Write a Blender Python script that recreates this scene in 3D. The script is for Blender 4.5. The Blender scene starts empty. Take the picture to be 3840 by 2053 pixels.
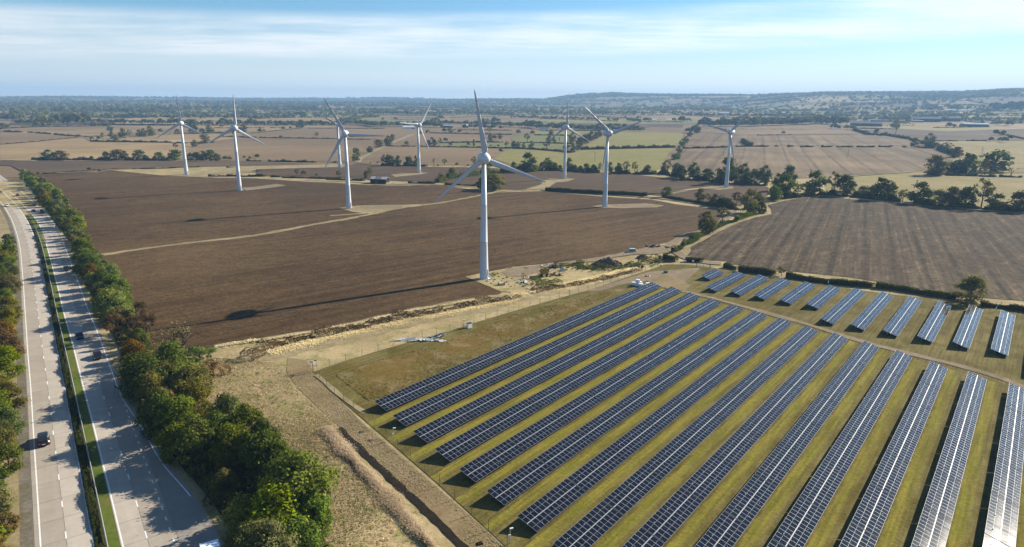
import bpy, bmesh, math, random
import numpy as np
from mathutils import Vector, Matrix
from mathutils.geometry import delaunay_2d_cdt
random.seed(7); RNG = np.random.default_rng(11)
PI = math.pi
sc = bpy.context.scene
COL = sc.collection

# ------------------------------------------------------------------ camera
CAM_H, PITCH, ROLL, FPX = 58.0, 0.24806, 0.0085, 2500.0      # FPX: focal length in photograph pixels (3840 wide)
_f = np.array([0, math.cos(PITCH), -math.sin(PITCH)]); _u = np.array([0, math.sin(PITCH), math.cos(PITCH)]); _r = np.array([1., 0, 0])
R_, U_ = _r*math.cos(ROLL)+_u*math.sin(ROLL), -_r*math.sin(ROLL)+_u*math.cos(ROLL)
cam = bpy.data.cameras.new('camera'); camo = bpy.data.objects.new('camera', cam); COL.objects.link(camo)
camo.matrix_world = Matrix(((R_[0], U_[0], -_f[0], 0), (R_[1], U_[1], -_f[1], 0), (R_[2], U_[2], -_f[2], CAM_H), (0, 0, 0, 1)))
cam.sensor_width = 36; cam.lens = 36*FPX/3840; cam.clip_start = 0.5; cam.clip_end = 60000
sc.camera = camo

# ------------------------------------------------------------------ light and sky
SUN_AZ, SUN_EL = math.radians(57), math.radians(27.3)
SUN_STRENGTH, SKY_STRENGTH, EXPOSURE = 5.0, 0.05, 1.25
sc.view_settings.view_transform = 'Standard'; sc.view_settings.look = 'None'
sc.view_settings.exposure = EXPOSURE; sc.view_settings.gamma = 1; sc.view_settings.use_curve_mapping = False
sun = bpy.data.lights.new('sun', 'SUN'); sun.energy = SUN_STRENGTH; sun.angle = math.radians(0.5); sun.color = (1, .90, .74)
suno = bpy.data.objects.new('sun', sun); COL.objects.link(suno)
SUN_DIR = Vector((math.sin(SUN_AZ)*math.cos(SUN_EL), math.cos(SUN_AZ)*math.cos(SUN_EL), math.sin(SUN_EL)))
suno.rotation_euler = SUN_DIR.to_track_quat('Z', 'Y').to_euler()

class N:
    """small node-tree writer"""
    def __init__(s, tree): s.t = tree; s.n = tree.nodes; s.l = tree.links
    def __call__(s, typ, ins=(), out=0, **props):
        nd = s.n.new(typ)
        for k, v in props.items(): setattr(nd, k, v)
        items = ins.items() if isinstance(ins, dict) else enumerate(ins)
        for k, v in items:
            if v is None: continue
            sock = nd.inputs[k]
            if isinstance(v, bpy.types.NodeSocket): s.l.new(v, sock)
            else:
                if sock.type == 'RGBA' and len(v) == 3: v = (*v, 1)
                sock.default_value = v
        return nd.outputs[out]
    def m(s, op, a, b=None, c=None): return s('ShaderNodeMath', [a, b, c], operation=op)
    def mix(s, f, a, b): return s('ShaderNodeMix', {0: f, 6: a, 7: b}, out=2, data_type='RGBA')
    def mul(s, a, b, f=1.0): return s('ShaderNodeMix', {0: f, 6: a, 7: b}, out=2, data_type='RGBA', blend_type='MULTIPLY')
    def noise(s, vec, scale, detail=3, rough=.55, dims='3D', out=0): return s('ShaderNodeTexNoise', {'Vector': vec, 'Scale': scale, 'Detail': detail, 'Roughness': rough}, out=out, noise_dimensions=dims)
    def mr(s, v, a, b, c=0., d=1., smooth=True): return s('ShaderNodeMapRange', [v, a, b, c, d], interpolation_type='SMOOTHSTEP' if smooth else 'LINEAR')

w = bpy.data.worlds.new('World'); sc.world = w; w.use_nodes = True
q = N(w.node_tree); q.n.clear()
sky = q('ShaderNodeTexSky', sky_type='NISHITA', sun_disc=False, sun_elevation=SUN_EL, sun_rotation=SUN_AZ, altitude=100, air_density=1.0, dust_density=.15, ozone_density=3.0)
sky = q.mul(sky, (.72, 1.0, 1.16))
gv = q('ShaderNodeTexCoord'); sp = q.n.new('ShaderNodeSeparateXYZ'); q.l.new(gv, sp.inputs[0])
zz = q.m('MAXIMUM', sp.outputs[2], 0.0)
den = q.m('ADD', zz, .035)
cx, cy = q.m('DIVIDE', sp.outputs[0], den), q.m('DIVIDE', sp.outputs[1], den)
cv = q('ShaderNodeCombineXYZ', [q.m('MULTIPLY', cx, .55), q.m('MULTIPLY', cy, 1.0), 0.0])
wisp = q.noise(cv, .62, 9, .62)
big = q.noise(cv, .21, 3, .5)
gaps = q.noise(cv, 2.6, 6, .65)
# a bank of high cirrus a few degrees above the horizon, thin streaks elsewhere
zw = q.m('ADD', zz, q.m('MULTIPLY', q.m('SUBTRACT', big, .5), .030))
zw = q.m('SUBTRACT', zw, q.m('MULTIPLY', sp.outputs[0], .030))
bank = q.m('MULTIPLY', q.mr(zw, .056, .082), q.mr(zw, .112, .132, 1., 0.))
bank = q.m('MULTIPLY', bank, q.mr(wisp, .32, .62, .30, 1.))
bank = q.m('MULTIPLY', bank, q.mr(gaps, .25, .6, .72, 1.))
hi = q.m('MULTIPLY', q.mr(wisp, .50, .74), q.mr(zz, .15, .24))
lo = q.mr(zz, .0, .115, .95, .0)
cl = q.m('MINIMUM', q.m('MAXIMUM', q.m('ADD', q.m('MULTIPLY', bank, .80), lo), q.m('MULTIPLY', hi, .45)), 1.0)
sunny = q('ShaderNodeVectorMath', [gv, tuple(SUN_DIR)], out=1, operation='DOT_PRODUCT')
cb = q.mr(sunny, -.2, 1., 7.5, 11.4, False)
ccol = q('ShaderNodeCombineColor', [q.m('MULTIPLY', cb, .95), cb, q.m('MULTIPLY', cb, 1.03)])
final = q.mix(cl, sky, ccol)
bg = q('ShaderNodeBackground', [final, SKY_STRENGTH])

wo = q.n.new('ShaderNodeOutputWorld'); q.l.new(bg, wo.inputs[0])

cy_ = sc.cycles
cy_.use_denoising = True
try: cy_.denoiser = 'OPENIMAGEDENOISE'
except Exception: pass
cy_.max_bounces = 5; cy_.diffuse_bounces = 2; cy_.glossy_bounces = 3; cy_.transmission_bounces = 3; cy_.volume_bounces = 0; cy_.transparent_max_bounces = 4
cy_.caustics_reflective = False; cy_.caustics_refractive = False; cy_.sample_clamp_indirect = 4.0

# ------------------------------------------------------------------ photograph pixel -> place on the ground
ZONES = {'A': (0, 300, 2.2948), 'B': (960, 300, 2.2948), 'C': (1920, 300, 2.2948), 'D': (2880, 300, 2.2948),
         'E': (0, 850, 2.2948), 'F': (960, 850, 2.2948), 'G': (1920, 850, 2.2948), 'H': (2880, 850, 2.2948),
         'I': (0, 1400, 2.1083), 'J': (960, 1400, 2.1083), 'K': (1920, 1400, 2.1083), 'L': (2880, 1400, 2.1083),
         'a': (0, 350, 4.025), 'b': (640, 350, 4.025), 'c': (1280, 350, 4.025), 'd': (1920, 350, 4.025), 'e': (2560, 350, 4.025), 'f': (3200, 350, 4.025),
         'R': (0, 660, 4.59), 'Q': (2000, 930, 4.6), 'N': (2400, 640, 3.825), 'Y': (0, 1125, .8706), 'P': (1480, 1080, 3.5778), 'V': (500, 1200, 3.68),
         'W': (1700, 900, 6.26), 'T': (2560, 980, 4.59), 'X': (2350, 1020, 8.587), 'S': (0, 0, 1.)}
def px(k, x, y):
    X, Y, s = ZONES[k]; return X+x/s, Y+y/s
def ray(u, v):
    d = R_*(u-1920)-U_*(v-1026.5)+_f*FPX
    return d/np.linalg.norm(d)
def tan_el(u, v):
    d = ray(u, v); return d[2]/math.hypot(d[0], d[1]), math.atan2(d[0], d[1])
FAR = 9000.
_hz = [(0, 366), (640, 369), (1280, 372), (1920, 372), (2560, 373), (3200, 377), (3840, 380)]
_t = [tan_el(*p) for p in _hz]
BASE_AZ = np.array([-PI]+[a for _, a in _t]+[PI]); BASE_S = np.array([.004]+[(58+FAR*t)/((FAR-650)**2/(FAR-400)) for t, _ in _t]+[.004])
_hill = [(2040, 374, 4700), (2150, 366, 4700), (2230, 360, 4700), (2300, 356.5, 4700), (2400, 359, 4650), (2560, 358, 4400), (2700, 357, 4100), (2830, 357.5, 3500), (2930, 355, 2900), (3000, 354, 2600), (3100, 351, 2500), (3300, 352, 2400), (3600, 353, 2350), (3700, 347, 2350), (3760, 343, 2350), (3840, 341, 2300), (4200, 337, 2300), (4700, 350, 2300)]
_th = [tan_el(u, v) for u, v, _ in _hill]
HR = 5700.
HILL_AZ = np.array([a for _, a in _th]); HILL_ST = np.array([h[2] for h in _hill], float)
HILL_Z = np.array([max(0, 58+HR*t-np.interp(a, BASE_AZ, BASE_S)*(HR-650)**2/(HR-400)) for t, a in _th]); HILL_Z[0] = 0; HILL_Z[-1] *= .5
def terrain(x, y):
    x = np.asarray(x, float); y = np.asarray(y, float)
    r = np.hypot(x, y); az = np.arctan2(x, y)
    s = np.interp(az, BASE_AZ, BASE_S); d = np.maximum(r-650, 0)
    h = s*d*d/(d+250)
    A = np.interp(az, HILL_AZ, HILL_Z, left=0, right=0); st = np.interp(az, HILL_AZ, HILL_ST)
    t = np.clip((r-st)/(HR-st), 0, 1); t = t*t*(3-2*t)
    fall = np.clip((r-6500)/2500, 0, 1)
    roll = 7*np.sin(x/610+1.3)*np.sin(y/830+.4)*np.clip((r-2300)/2500, 0, 1)
    return h+A*t*(1-.6*fall*fall*(3-2*fall))+roll*(1+t)
_ts = 60*1.012**np.arange(0, 480)
def G(u, v, z=None):
    d = ray(u, v)
    if z is not None:
        t = (z-CAM_H)/d[2]; return np.array([d[0]*t, d[1]*t, z])
    P = _ts[:, None]*d[None]; P[:, 2] += CAM_H
    e = P[:, 2]-terrain(P[:, 0], P[:, 1])
    i = np.argmax(e < 0)
    if i == 0: i = len(_ts)-1
    a, b = _ts[i-1], _ts[i]
    for _ in range(24):
        m = .5*(a+b); p = d*m
        if p[2]+CAM_H-terrain(p[0], p[1]) > 0: a = m
        else: b = m
    p = d*b; return np.array([p[0], p[1], terrain(p[0], p[1])])
def pl(s, z=None):
    """'A 10,20 30,40 B 5,6' -> list of ground points"""
    out, k = [], None
    for w_ in s.split():
        if ',' in w_:
            x, y = map(float, w_.split(',')); out.append(G(*px(k, x, y), z))
        else: k = w_
    return out
def gp(k, x, y, z=None): return G(*px(k, x, y), z)
def dist(p): return math.sqrt(p[0]**2+p[1]**2+(p[2]-CAM_H)**2)

# ------------------------------------------------------------------ object helpers
def tag(o, label=None, cat=None, group=None, kind=None):
    if label: o['label'] = label
    if cat: o['category'] = cat
    if group: o['group'] = group
    if kind: o['kind'] = kind
    return o
def link(o, parent=None):
    COL.objects.link(o)
    if parent is not None: o.parent = parent
    return o
def empty(name, loc=(0, 0, 0), rz=0., parent=None):
    o = bpy.data.objects.new(name, None); o.location = loc; o.rotation_euler = (0, 0, rz); o.empty_display_size = .1
    return link(o, parent)
def mobj(name, me, parent=None, loc=None, rz=None, mat=None):
    o = bpy.data.objects.new(name, me); link(o, parent)
    if loc is not None: o.location = loc
    if rz is not None: o.rotation_euler = (0, 0, rz)
    return o
def mesh(name, v, f, mats, mi=None, smooth=False):
    me = bpy.data.meshes.new(name)
    me.from_pydata([tuple(map(float, p)) for p in v], [], [tuple(map(int, p)) for p in f])
    for m_ in (mats if isinstance(mats, (list, tuple)) else [mats]): me.materials.append(m_)
    if mi is not None: me.polygons.foreach_set('material_index', np.asarray(mi, np.int32))
    if smooth: me.polygons.foreach_set('use_smooth', [True]*len(me.polygons))
    me.update(); return me
def quads_mesh(name, V, mats, tint=None, mi=None):
    """V: (n,4,3) loose quads"""
    n = len(V); me = bpy.data.meshes.new(name)
    me.vertices.add(4*n); me.vertices.foreach_set('co', np.ascontiguousarray(V, np.float32).ravel())
    me.loops.add(4*n); me.loops.foreach_set('vertex_index', np.arange(4*n, dtype=np.int32))
    me.polygons.add(n); me.polygons.foreach_set('loop_start', np.arange(0, 4*n, 4, dtype=np.int32))
    me.polygons.foreach_set('loop_total', np.full(n, 4, np.int32))
    for m_ in (mats if isinstance(mats, (list, tuple)) else [mats]): me.materials.append(m_)
    if mi is not None: me.polygons.foreach_set('material_index', np.asarray(mi, np.int32))
    if tint is not None:
        a = me.attributes.new('tint', 'FLOAT', 'FACE'); a.data.foreach_set('value', np.asarray(tint, np.float32))
    me.update(calc_edges=True); return me
class MB:
    """collects boxes, tubes, prisms"""
    def __init__(s): s.v, s.f, s.mi = [], [], []
    def add(s, v, f, mi=0):
        o = len(s.v); s.v += [tuple(p) for p in v]; s.f += [tuple(o+i for i in q_) for q_ in f]; s.mi += [mi]*len(f)
    def box(s, c, d, mi=0, rz=0., taper=1.):
        x, y, z = d[0]/2, d[1]/2, d[2]/2; cs, sn = math.cos(rz), math.sin(rz); v = []
        for k in (-1, 1):
            t = taper if k == 1 else 1
            for a, b in ((-1, -1), (1, -1), (1, 1), (-1, 1)):
                X, Y = a*x*t, b*y*t; v.append((c[0]+X*cs-Y*sn, c[1]+X*sn+Y*cs, c[2]+k*z))
        s.add(v, [(3, 2, 1, 0), (4, 5, 6, 7), (0, 1, 5, 4), (1, 2, 6, 5), (2, 3, 7, 6), (3, 0, 4, 7)], mi)
    def tube(s, pts, rad, n=6, mi=0, cap=True):
        P = [Vector(p) for p in pts]; rings = []
        o = len(s.v)
        for i, p in enumerate(P):
            t = (P[min(i+1, len(P)-1)]-P[max(i-1, 0)]).normalized()
            a = t.cross(Vector((0, 0, 1)) if abs(t.z) < .9 else Vector((1, 0, 0))).normalized(); b = t.cross(a)
            r = rad[i] if hasattr(rad, '__len__') else rad
            for k in range(n):
                an = 2*PI*k/n; s.v.append(tuple(p+a*(r*math.cos(an))+b*(r*math.sin(an))))
        for i in range(len(P)-1):
            for k in range(n):
                k2 = (k+1) % n; s.f.append((o+i*n+k, o+i*n+k2, o+(i+1)*n+k2, o+(i+1)*n+k)); s.mi.append(mi)
        if cap:
            s.f.append(tuple(o+k for k in range(n))[::-1]); s.mi.append(mi)
            s.f.append(tuple(o+(len(P)-1)*n+k for k in range(n))); s.mi.append(mi)
    def prism(s, prof, y0, y1, mi=0, axis='y', inset=0.):
        n = len(prof)
        a = [(p[0], y0, p[1]) for p in prof]; b = [(p[0], y1, p[1]) for p in prof]
        s.add(a+b, [tuple(range(n))]+[tuple(range(2*n-1, n-1, -1))]+[(i, n+i, n+(i+1) % n, (i+1) % n) for i in range(n)], mi)
    def mesh(s, name, mats, smooth=False): return mesh(name, s.v, s.f, mats, s.mi, smooth)

# ------------------------------------------------------------------ materials
def newmat(name):
    m_ = bpy.data.materials.new(name); m_.use_nodes = True; q = N(m_.node_tree); q.n.clear()
    return m_, q
def finish(m_, q, col, rough=1., spec=.2, metal=0., bump=None, bstr=.3, bdist=.1, normal=None, trans=None):
    ins = {'Base Color': col, 'Roughness': rough, 'Specular IOR Level': spec, 'Metallic': metal}
    nd = q.n.new('ShaderNodeBsdfPrincipled')
    for k, v in ins.items():
        if isinstance(v, bpy.types.NodeSocket): q.l.new(v, nd.inputs[k])
        else: nd.inputs[k].default_value = (*v, 1) if hasattr(v, '__len__') and len(v) == 3 else v
    if bump is not None:
        b = q('ShaderNodeBump', {'Height': bump, 'Strength': bstr, 'Distance': bdist}); q.l.new(b, nd.inputs['Normal'])
    o = q.n.new('ShaderNodeOutputMaterial'); q.l.new(nd.outputs[0], o.inputs[0]); return m_
def plain(name, col, rough=.6, spec=.4, metal=0., var=.12, scale=.8):
    m_, q = newmat(name); c = q('ShaderNodeTexCoord', out=3)
    n = q.noise(c, scale, 4); n2 = q.noise(c, scale*9, 3)
    f = q.mr(q.m('ADD', q.m('MULTIPLY', n, .7), q.m('MULTIPLY', n2, .3)), .3, .7, 1-var, 1+var, False)
    cc = q.mul(col, q('ShaderNodeCombineColor', [f, f, f]))
    return finish(m_, q, cc, rough, spec, metal)
def rotated(q, ang):
    """object coordinates: x across the working direction, y along it"""
    c = q('ShaderNodeTexCoord', out=3)
    v = q('ShaderNodeVectorRotate', {'Vector': c, 'Angle': ang}, rotation_type='Z_AXIS')
    s_ = q.n.new('ShaderNodeSeparateXYZ'); q.l.new(v, s_.inputs[0])
    return c, v, s_.outputs[0], s_.outputs[1]
def field(name, c1, c2, c3, az=0., streak=.35, fine=1.0, tram=None, patch=.012, speck=.5, diag=None, spk=None, gain=1.):
    """soil or stubble worked along azimuth az: streaks, patches, clods, tramlines"""
    m_, q = newmat(name); c, v, ax, al = rotated(q, az)
    c1, c2, c3 = [tuple(.56*gain*v_*t_ for v_, t_ in zip(c_, (1.06, .98, .76))) for c_ in (c1, c2, c3)]
    st = q('ShaderNodeCombineXYZ', [ax, q.m('MULTIPLY', al, .03), 0.0])
    s1 = q.noise(st, streak, 5, .62)
    st2 = q('ShaderNodeCombineXYZ', [ax, q.m('MULTIPLY', al, .12), 0.0])
    s2 = q.noise(st2, streak*3.1, 4, .6)
    pt = q.noise(c, patch, 5, .6); fn = q.noise(c, fine, 4, .7); fn2 = q.noise(c, fine*.23, 3, .6)
    col = q.mix(q.mr(s1, .36, .64), c1, c2)
    col = q.mix(q.m('MULTIPLY', q.mr(pt, .42, .68), .75), col, c3)
    k = q.m('ADD', q.m('MULTIPLY', q.m('SUBTRACT', fn, .5), 2.0*speck), 1.0)
    k = q.m('ADD', k, q.m('MULTIPLY', q.m('SUBTRACT', s2, .5), .8*speck))
    k = q.m('ADD', k, q.m('MULTIPLY', q.m('SUBTRACT', fn2, .5), .9*speck))
    wet = q.noise(c, .0045, 4, .65)
    k = q.m('MULTIPLY', k, q.mr(wet, .3, .7, .76, 1.22))
    if tram:
        sp_, wd, dark = tram
        fr = q.m('FRACT', q.m('ADD', q.m('DIVIDE', ax, sp_), q.m('MULTIPLY', q.noise(c, .02, 2), .16)))
        ln = q.mr(q.m('ABSOLUTE', q.m('SUBTRACT', fr, .5)), wd*.35, wd, 1., 0.)
        br = q.mr(q.noise(c, .09, 3, .6), .3, .6)
        k = q.m('MULTIPLY', k, q.m('SUBTRACT', 1.0, q.m('MULTIPLY', q.m('MULTIPLY', ln, br), dark)))
    for da, sp_, amt in (diag or ()):
        c4, v4, ax4, al4 = rotated(q, da)
        fr = q.m('FRACT', q.m('ADD', q.m('DIVIDE', ax4, sp_), q.m('MULTIPLY', q.noise(c, .03, 2), .25)))
        ln = q.mr(q.m('ABSOLUTE', q.m('SUBTRACT', fr, .5)), .03, .10, 1., 0.)
        k = q.m('MULTIPLY', k, q.m('ADD', 1.0, q.m('MULTIPLY', q.m('MULTIPLY', ln, q.mr(q.noise(c, .07, 3, .6), .35, .6)), amt)))
    k = q.m('MAXIMUM', k, .15)
    col = q.mul(col, q('ShaderNodeCombineColor', [k, k, k]))
    if spk: # pale straw bits lying on the soil
        sv = q.noise(c, fine*2.2, 2, .5)
        col = q.mix(q.m('MULTIPLY', q.mr(sv, .60, .72), q.m('MULTIPLY', q.mr(s1, .35, .62), spk[1])), col, spk[0])
    return finish(m_, q, col, 1., .08, bump=fn, bstr=.55, bdist=.18)
def grass(name, cols, scale=.05, fine=1.4, bstr=.5):
    m_, q = newmat(name); c = q('ShaderNodeTexCoord', out=3)
    cols = [tuple(.80*v_ for v_ in c_) for c_ in cols]
    a = q.noise(c, scale, 5, .62); b = q.noise(c, scale*3.7, 4, .6); d = q.noise(c, fine, 4, .7)
    col = q.mix(q.mr(a, .38, .62), cols[0], cols[1])
    col = q.mix(q.m('MULTIPLY', q.mr(b, .45, .68), .8), col, cols[2])
    k = q.m('ADD', .42, q.m('MULTIPLY', d, 1.16))
    col = q.mul(col, q('ShaderNodeCombineColor', [k, k, k]))
    return finish(m_, q, col, 1., .08, bump=d, bstr=bstr*.45, bdist=.2)
def leafmat(name, dark, light, accent=None, trans=.35, warm=(1.78, 1.54, .80)):
    m_, q = newmat(name)
    t = q('ShaderNodeAttribute', out=2, attribute_name='tint')
    oi = q('ShaderNodeObjectInfo', out=5)
    dark, light = [tuple(a_*b_ for a_, b_ in zip(c_, warm)) for c_ in (dark, light)]
    col = q.mix(t, dark, light)
    if accent: col = q.mix(q.mr(q.m('FRACT', q.m('MULTIPLY', t, 7.3)), .72, .95), col, accent)
    hs = q('ShaderNodeHueSaturation', {'Hue': q.m('ADD', .482, q.m('MULTIPLY', oi, .036)), 'Saturation': q.m('ADD', .82, q.m('MULTIPLY', q.m('FRACT', q.m('MULTIPLY', oi, 5.7)), .3)), 'Value': q.m('ADD', .8, q.m('MULTIPLY', q.m('FRACT', q.m('MULTIPLY', oi, 13.1)), .4)), 'Color': col})
    d = q('ShaderNodeBsdfDiffuse', {'Color': hs}); tr = q('ShaderNodeBsdfTranslucent', {'Color': hs})
    mx = q('ShaderNodeMixShader', [trans, d, tr])
    o = q.n.new('ShaderNodeOutputMaterial'); q.l.new(mx, o.inputs[0]); return m_

M = {}
M['leaf_dark'] = leafmat('leaf_dark_green', (.018, .031, .012), (.062, .088, .027))
M['leaf_mid'] = leafmat('leaf_mid_green', (.026, .044, .012), (.085, .120, .030))
M['leaf_bright'] = leafmat('leaf_bright_green', (.040, .070, .014), (.120, .175, .035))
M['leaf_olive'] = leafmat('leaf_olive', (.036, .040, .014), (.105, .105, .034))
M['leaf_yellow'] = leafmat('leaf_yellow_green', (.046, .056, .013), (.130, .132, .030))
M['leaf_orange'] = leafmat('leaf_russet', (.048, .034, .014), (.130, .080, .028), (.07, .075, .025))
M['leaf_grey'] = leafmat('leaf_grey_green', (.040, .050, .028), (.120, .135, .072))
M['leaf_pale'] = leafmat('leaf_pale', (.070, .072, .040), (.165, .160, .090))
M['leaf_brown'] = leafmat('leaf_brown', (.036, .028, .016), (.090, .066, .038))
M['hedge'] = leafmat('hedge_green', (.015, .022, .009), (.046, .058, .021))
M['hedge_bright'] = leafmat('hedge_fresh_green', (.030, .050, .012), (.095, .125, .032))
M['bramble'] = leafmat('bramble_brown', (.030, .020, .013), (.110, .078, .048), (.05, .055, .022))
M['straw'] = leafmat('dry_grass_blade', (.50, .40, .24), (.78, .645, .42), None, .45, (1, 1, 1))
M['rough'] = leafmat('rough_grass_blade', (.25, .20, .115), (.50, .405, .25), (.19, .22, .07), .45, (1, 1, 1))
M['bark'] = plain('bark', (.075, .058, .042), .95, .1)
M['white_paint'] = plain('turbine_white', (.54, .58, .62), .45, .4, 0, .03, .15)
M['blade_paint'] = plain('blade_grey_white', (.46, .50, .55), .4, .4, 0, .03, .2)
M['dark'] = plain('dark_metal', (.02, .02, .022), .5, .4)
M['steel'] = plain('galvanised_steel', (.42, .43, .44), .45, .5, .6)
M['alu'] = plain('panel_frame', (.25, .265, .285), .5, .3, .0, .03)
M['tyre'] = plain('tyre', (.015, .015, .016), .9, .2)
M['wood'] = plain('weathered_post', (.13, .10, .075), .95, .1)

# ------------------------------------------------------------------ ground
az_of = lambda a, b: math.atan2(b[0]-a[0], b[1]-a[1])
PLOUGH_AZ = az_of(gp('F', 400, 980), gp('F', 1900, 640))
RIGHT_AZ = math.radians(27.5)
M['plough'] = field('ploughed_soil', (.082, .052, .027), (.128, .083, .045), (.155, .108, .062), PLOUGH_AZ, .30, .9, (14., .05, .20), .010, 1.1, spk=((.17, .125, .08), .55))
M['plough_far'] = field('far_ploughed_soil', (.105, .072, .052), (.140, .100, .074), (.120, .084, .062), PLOUGH_AZ+.1, .2, .5, None, .01, .35)
M['mauve'] = field('cultivated_grey_soil', (.125, .095, .074), (.165, .126, .098), (.140, .108, .088), PLOUGH_AZ+.3, .18, .5, None, .008, .25)
M['right_field'] = field('cultivated_soil_with_tramlines', (.120, .090, .064), (.225, .178, .132), (.105, .080, .060), RIGHT_AZ, .42, .55, (10.4, .12, .55), .018, 1.45, ((RIGHT_AZ+.42, 17., .45), (RIGHT_AZ, 5.2, .55)), spk=((.17, .138, .10), .5), gain=.60)
M['tram_stubble'] = field('stubble_with_tramlines', (.205, .157, .115), (.30, .235, .172), (.165, .130, .10), az_of(gp('C', 1640, 800), gp('C', 1800, 600)), .09, .4, (24., .10, .40), .012, .35)
M['tan'] = field('pale_stubble', (.285, .220, .140), (.355, .280, .185), (.245, .190, .130), PLOUGH_AZ-.05, .08, .4, (26., .05, .14), .006, .22, gain=1.3)
M['tan2'] = field('greyish_stubble', (.225, .175, .120), (.290, .225, .155), (.20, .155, .112), PLOUGH_AZ+.25, .09, .4, None, .007, .22, gain=1.3)
M['tan3'] = field('brown_stubble', (.195, .148, .105), (.250, .190, .135), (.165, .126, .092), PLOUGH_AZ+.15, .10, .4, None, .009, .26, gain=1.3)
M['pasture'] = grass('green_pasture', [(.135, .145, .050), (.165, .165, .062), (.20, .18, .08)], .012, .35, .2)
M['olive_field'] = grass('olive_pasture', [(.205, .190, .058), (.235, .205, .066), (.175, .165, .048)], .010, .4, .2)
M['gold_field'] = grass('golden_stubble', [(.250, .205, .082), (.210, .172, .068), (.28, .232, .10)], .010, .4, .2)
M['verge'] = grass('dry_rough_grass', [(.42, .33, .18), (.31, .24, .125), (.215, .205, .07)], .055, 1.2, .7)
M['straw_ground'] = grass('dry_straw_margin', [(.335, .27, .155), (.265, .21, .115), (.205, .175, .08)], .06, 1.3, .6)
M['mown'] = grass('mown_brown_strip', [(.26, .195, .105), (.20, .140, .075), (.20, .175, .075)], .09, 1.6, .6)
M['earth_track'] = grass('bare_earth_track', [(.235, .185, .122), (.195, .150, .095), (.27, .215, .145)], .07, 1.2, .5)
M['road_base'] = plain('road_joint', (.215, .19, .16), .95, .1, 0, .2, .4)
M['ditch'] = plain('ditch_soil_and_shade', (.016, .012, .008), 1, .1, 0, .4, .7)  # dark soil, with the shade inside the ditch put into the colour
M['gravel_verge'] = grass('weedy_gravel', [(.19, .165, .135), (.13, .115, .085), (.14, .125, .06)], .2, 1.8, .6)
M['median'] = grass('mown_median_grass', [(.085, .125, .018), (.110, .140, .024), (.150, .140, .040)], .06, 1.6, .5)
M['median_dark'] = grass('median_weeds_and_shade', [(.035, .038, .015), (.055, .050, .022), (.085, .068, .035)], .2, 1.6, .6)  # dark weeds, with the low barrier's shadow put into the same colour

def layer(x, y, n): r = math.hypot(x, y); return n*.022*(1+r/140+(r/900)**2)
def sheet(name, pts, mat, n, kind='structure', grid=60., step=None):
    P = [(float(p[0]), float(p[1])) for p in pts]
    dense = []
    for i, a in enumerate(P):
        b = P[(i+1) % len(P)]; L = math.hypot(b[0]-a[0], b[1]-a[1]); rm = max(math.hypot(*a), math.hypot(*b))
        k = max(1, int(L/(step or (grid if rm > 640 else 1e9))))
        dense += [(a[0]+(b[0]-a[0])*j/k, a[1]+(b[1]-a[1])*j/k) for j in range(k)]
    V = [Vector(p) for p in dense]; E = [(i, (i+1) % len(V)) for i in range(len(V))]
    xs, ys = [p[0] for p in dense], [p[1] for p in dense]
    if max(math.hypot(a, b) for a, b in dense) > 640:
        gx, gy = np.meshgrid(np.arange(min(xs), max(xs), grid), np.arange(min(ys), max(ys), grid))
        for a, b in zip(gx.ravel(), gy.ravel()):
            if inside((a, b), dense): V.append(Vector((a, b)))
    v, e, f, *_ = delaunay_2d_cdt(V, E, [], 1, 1e-4)
    vv = [(p.x, p.y, float(terrain(p.x, p.y))+layer(p.x, p.y, n)) for p in v]
    me = mesh(name, vv, f, mat)
    o = mobj(name, me); tag(o, kind=kind); return o
def inside(p, poly):
    x, y = p; c = False; j = len(poly)-1
    for i in range(len(poly)):
        a, b = poly[i], poly[j]
        if (a[1] > y) != (b[1] > y) and x < (b[0]-a[0])*(y-a[1])/(b[1]-a[1])+a[0]: c = not c
        j = i
    return c
def resample(pts, step, smooth=2):
    P = np.array([(p[0], p[1]) for p in pts])
    d = np.r_[0, np.cumsum(np.hypot(*np.diff(P, axis=0).T))]
    n = max(2, int(d[-1]/step)+1); s = np.linspace(0, d[-1], n)
    Q = np.c_[np.interp(s, d, P[:, 0]), np.interp(s, d, P[:, 1])]
    for _ in range(smooth):
        if n > 4: Q[1:-1] = .25*Q[:-2]+.5*Q[1:-1]+.25*Q[2:]
    return Q
def normals2(Q):
    t = np.gradient(Q, axis=0); t /= np.linalg.norm(t, axis=1)[:, None]+1e-9
    return np.c_[t[:, 1], -t[:, 0]]           # to the right of travel
def ribbon(name, pts, w, mat, n, kind='structure', step=4., wob=0., smooth=2):
    Q = resample(pts, step, smooth); nn = normals2(Q); wv = np.full(len(Q), w/2.)
    if wob: wv = wv*(1+wob*(RNG.random(len(Q))-.5)*2)
    wr = np.full(len(Q), w/2.)
    if wob: wr = wr*(1+wob*(RNG.random(len(Q))-.5)*2)
    A, B = Q-nn*wv[:, None], Q+nn*wr[:, None]
    v = [(*p, float(terrain(*p))+layer(p[0], p[1], n)) for p in np.r_[A, B]]; k = len(Q)
    me = mesh(name, v, [(i, i+1, k+i+1, k+i)[::-1] for i in range(k-1)], mat)
    o = mobj(name, me); tag(o, kind=kind); return o

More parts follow.
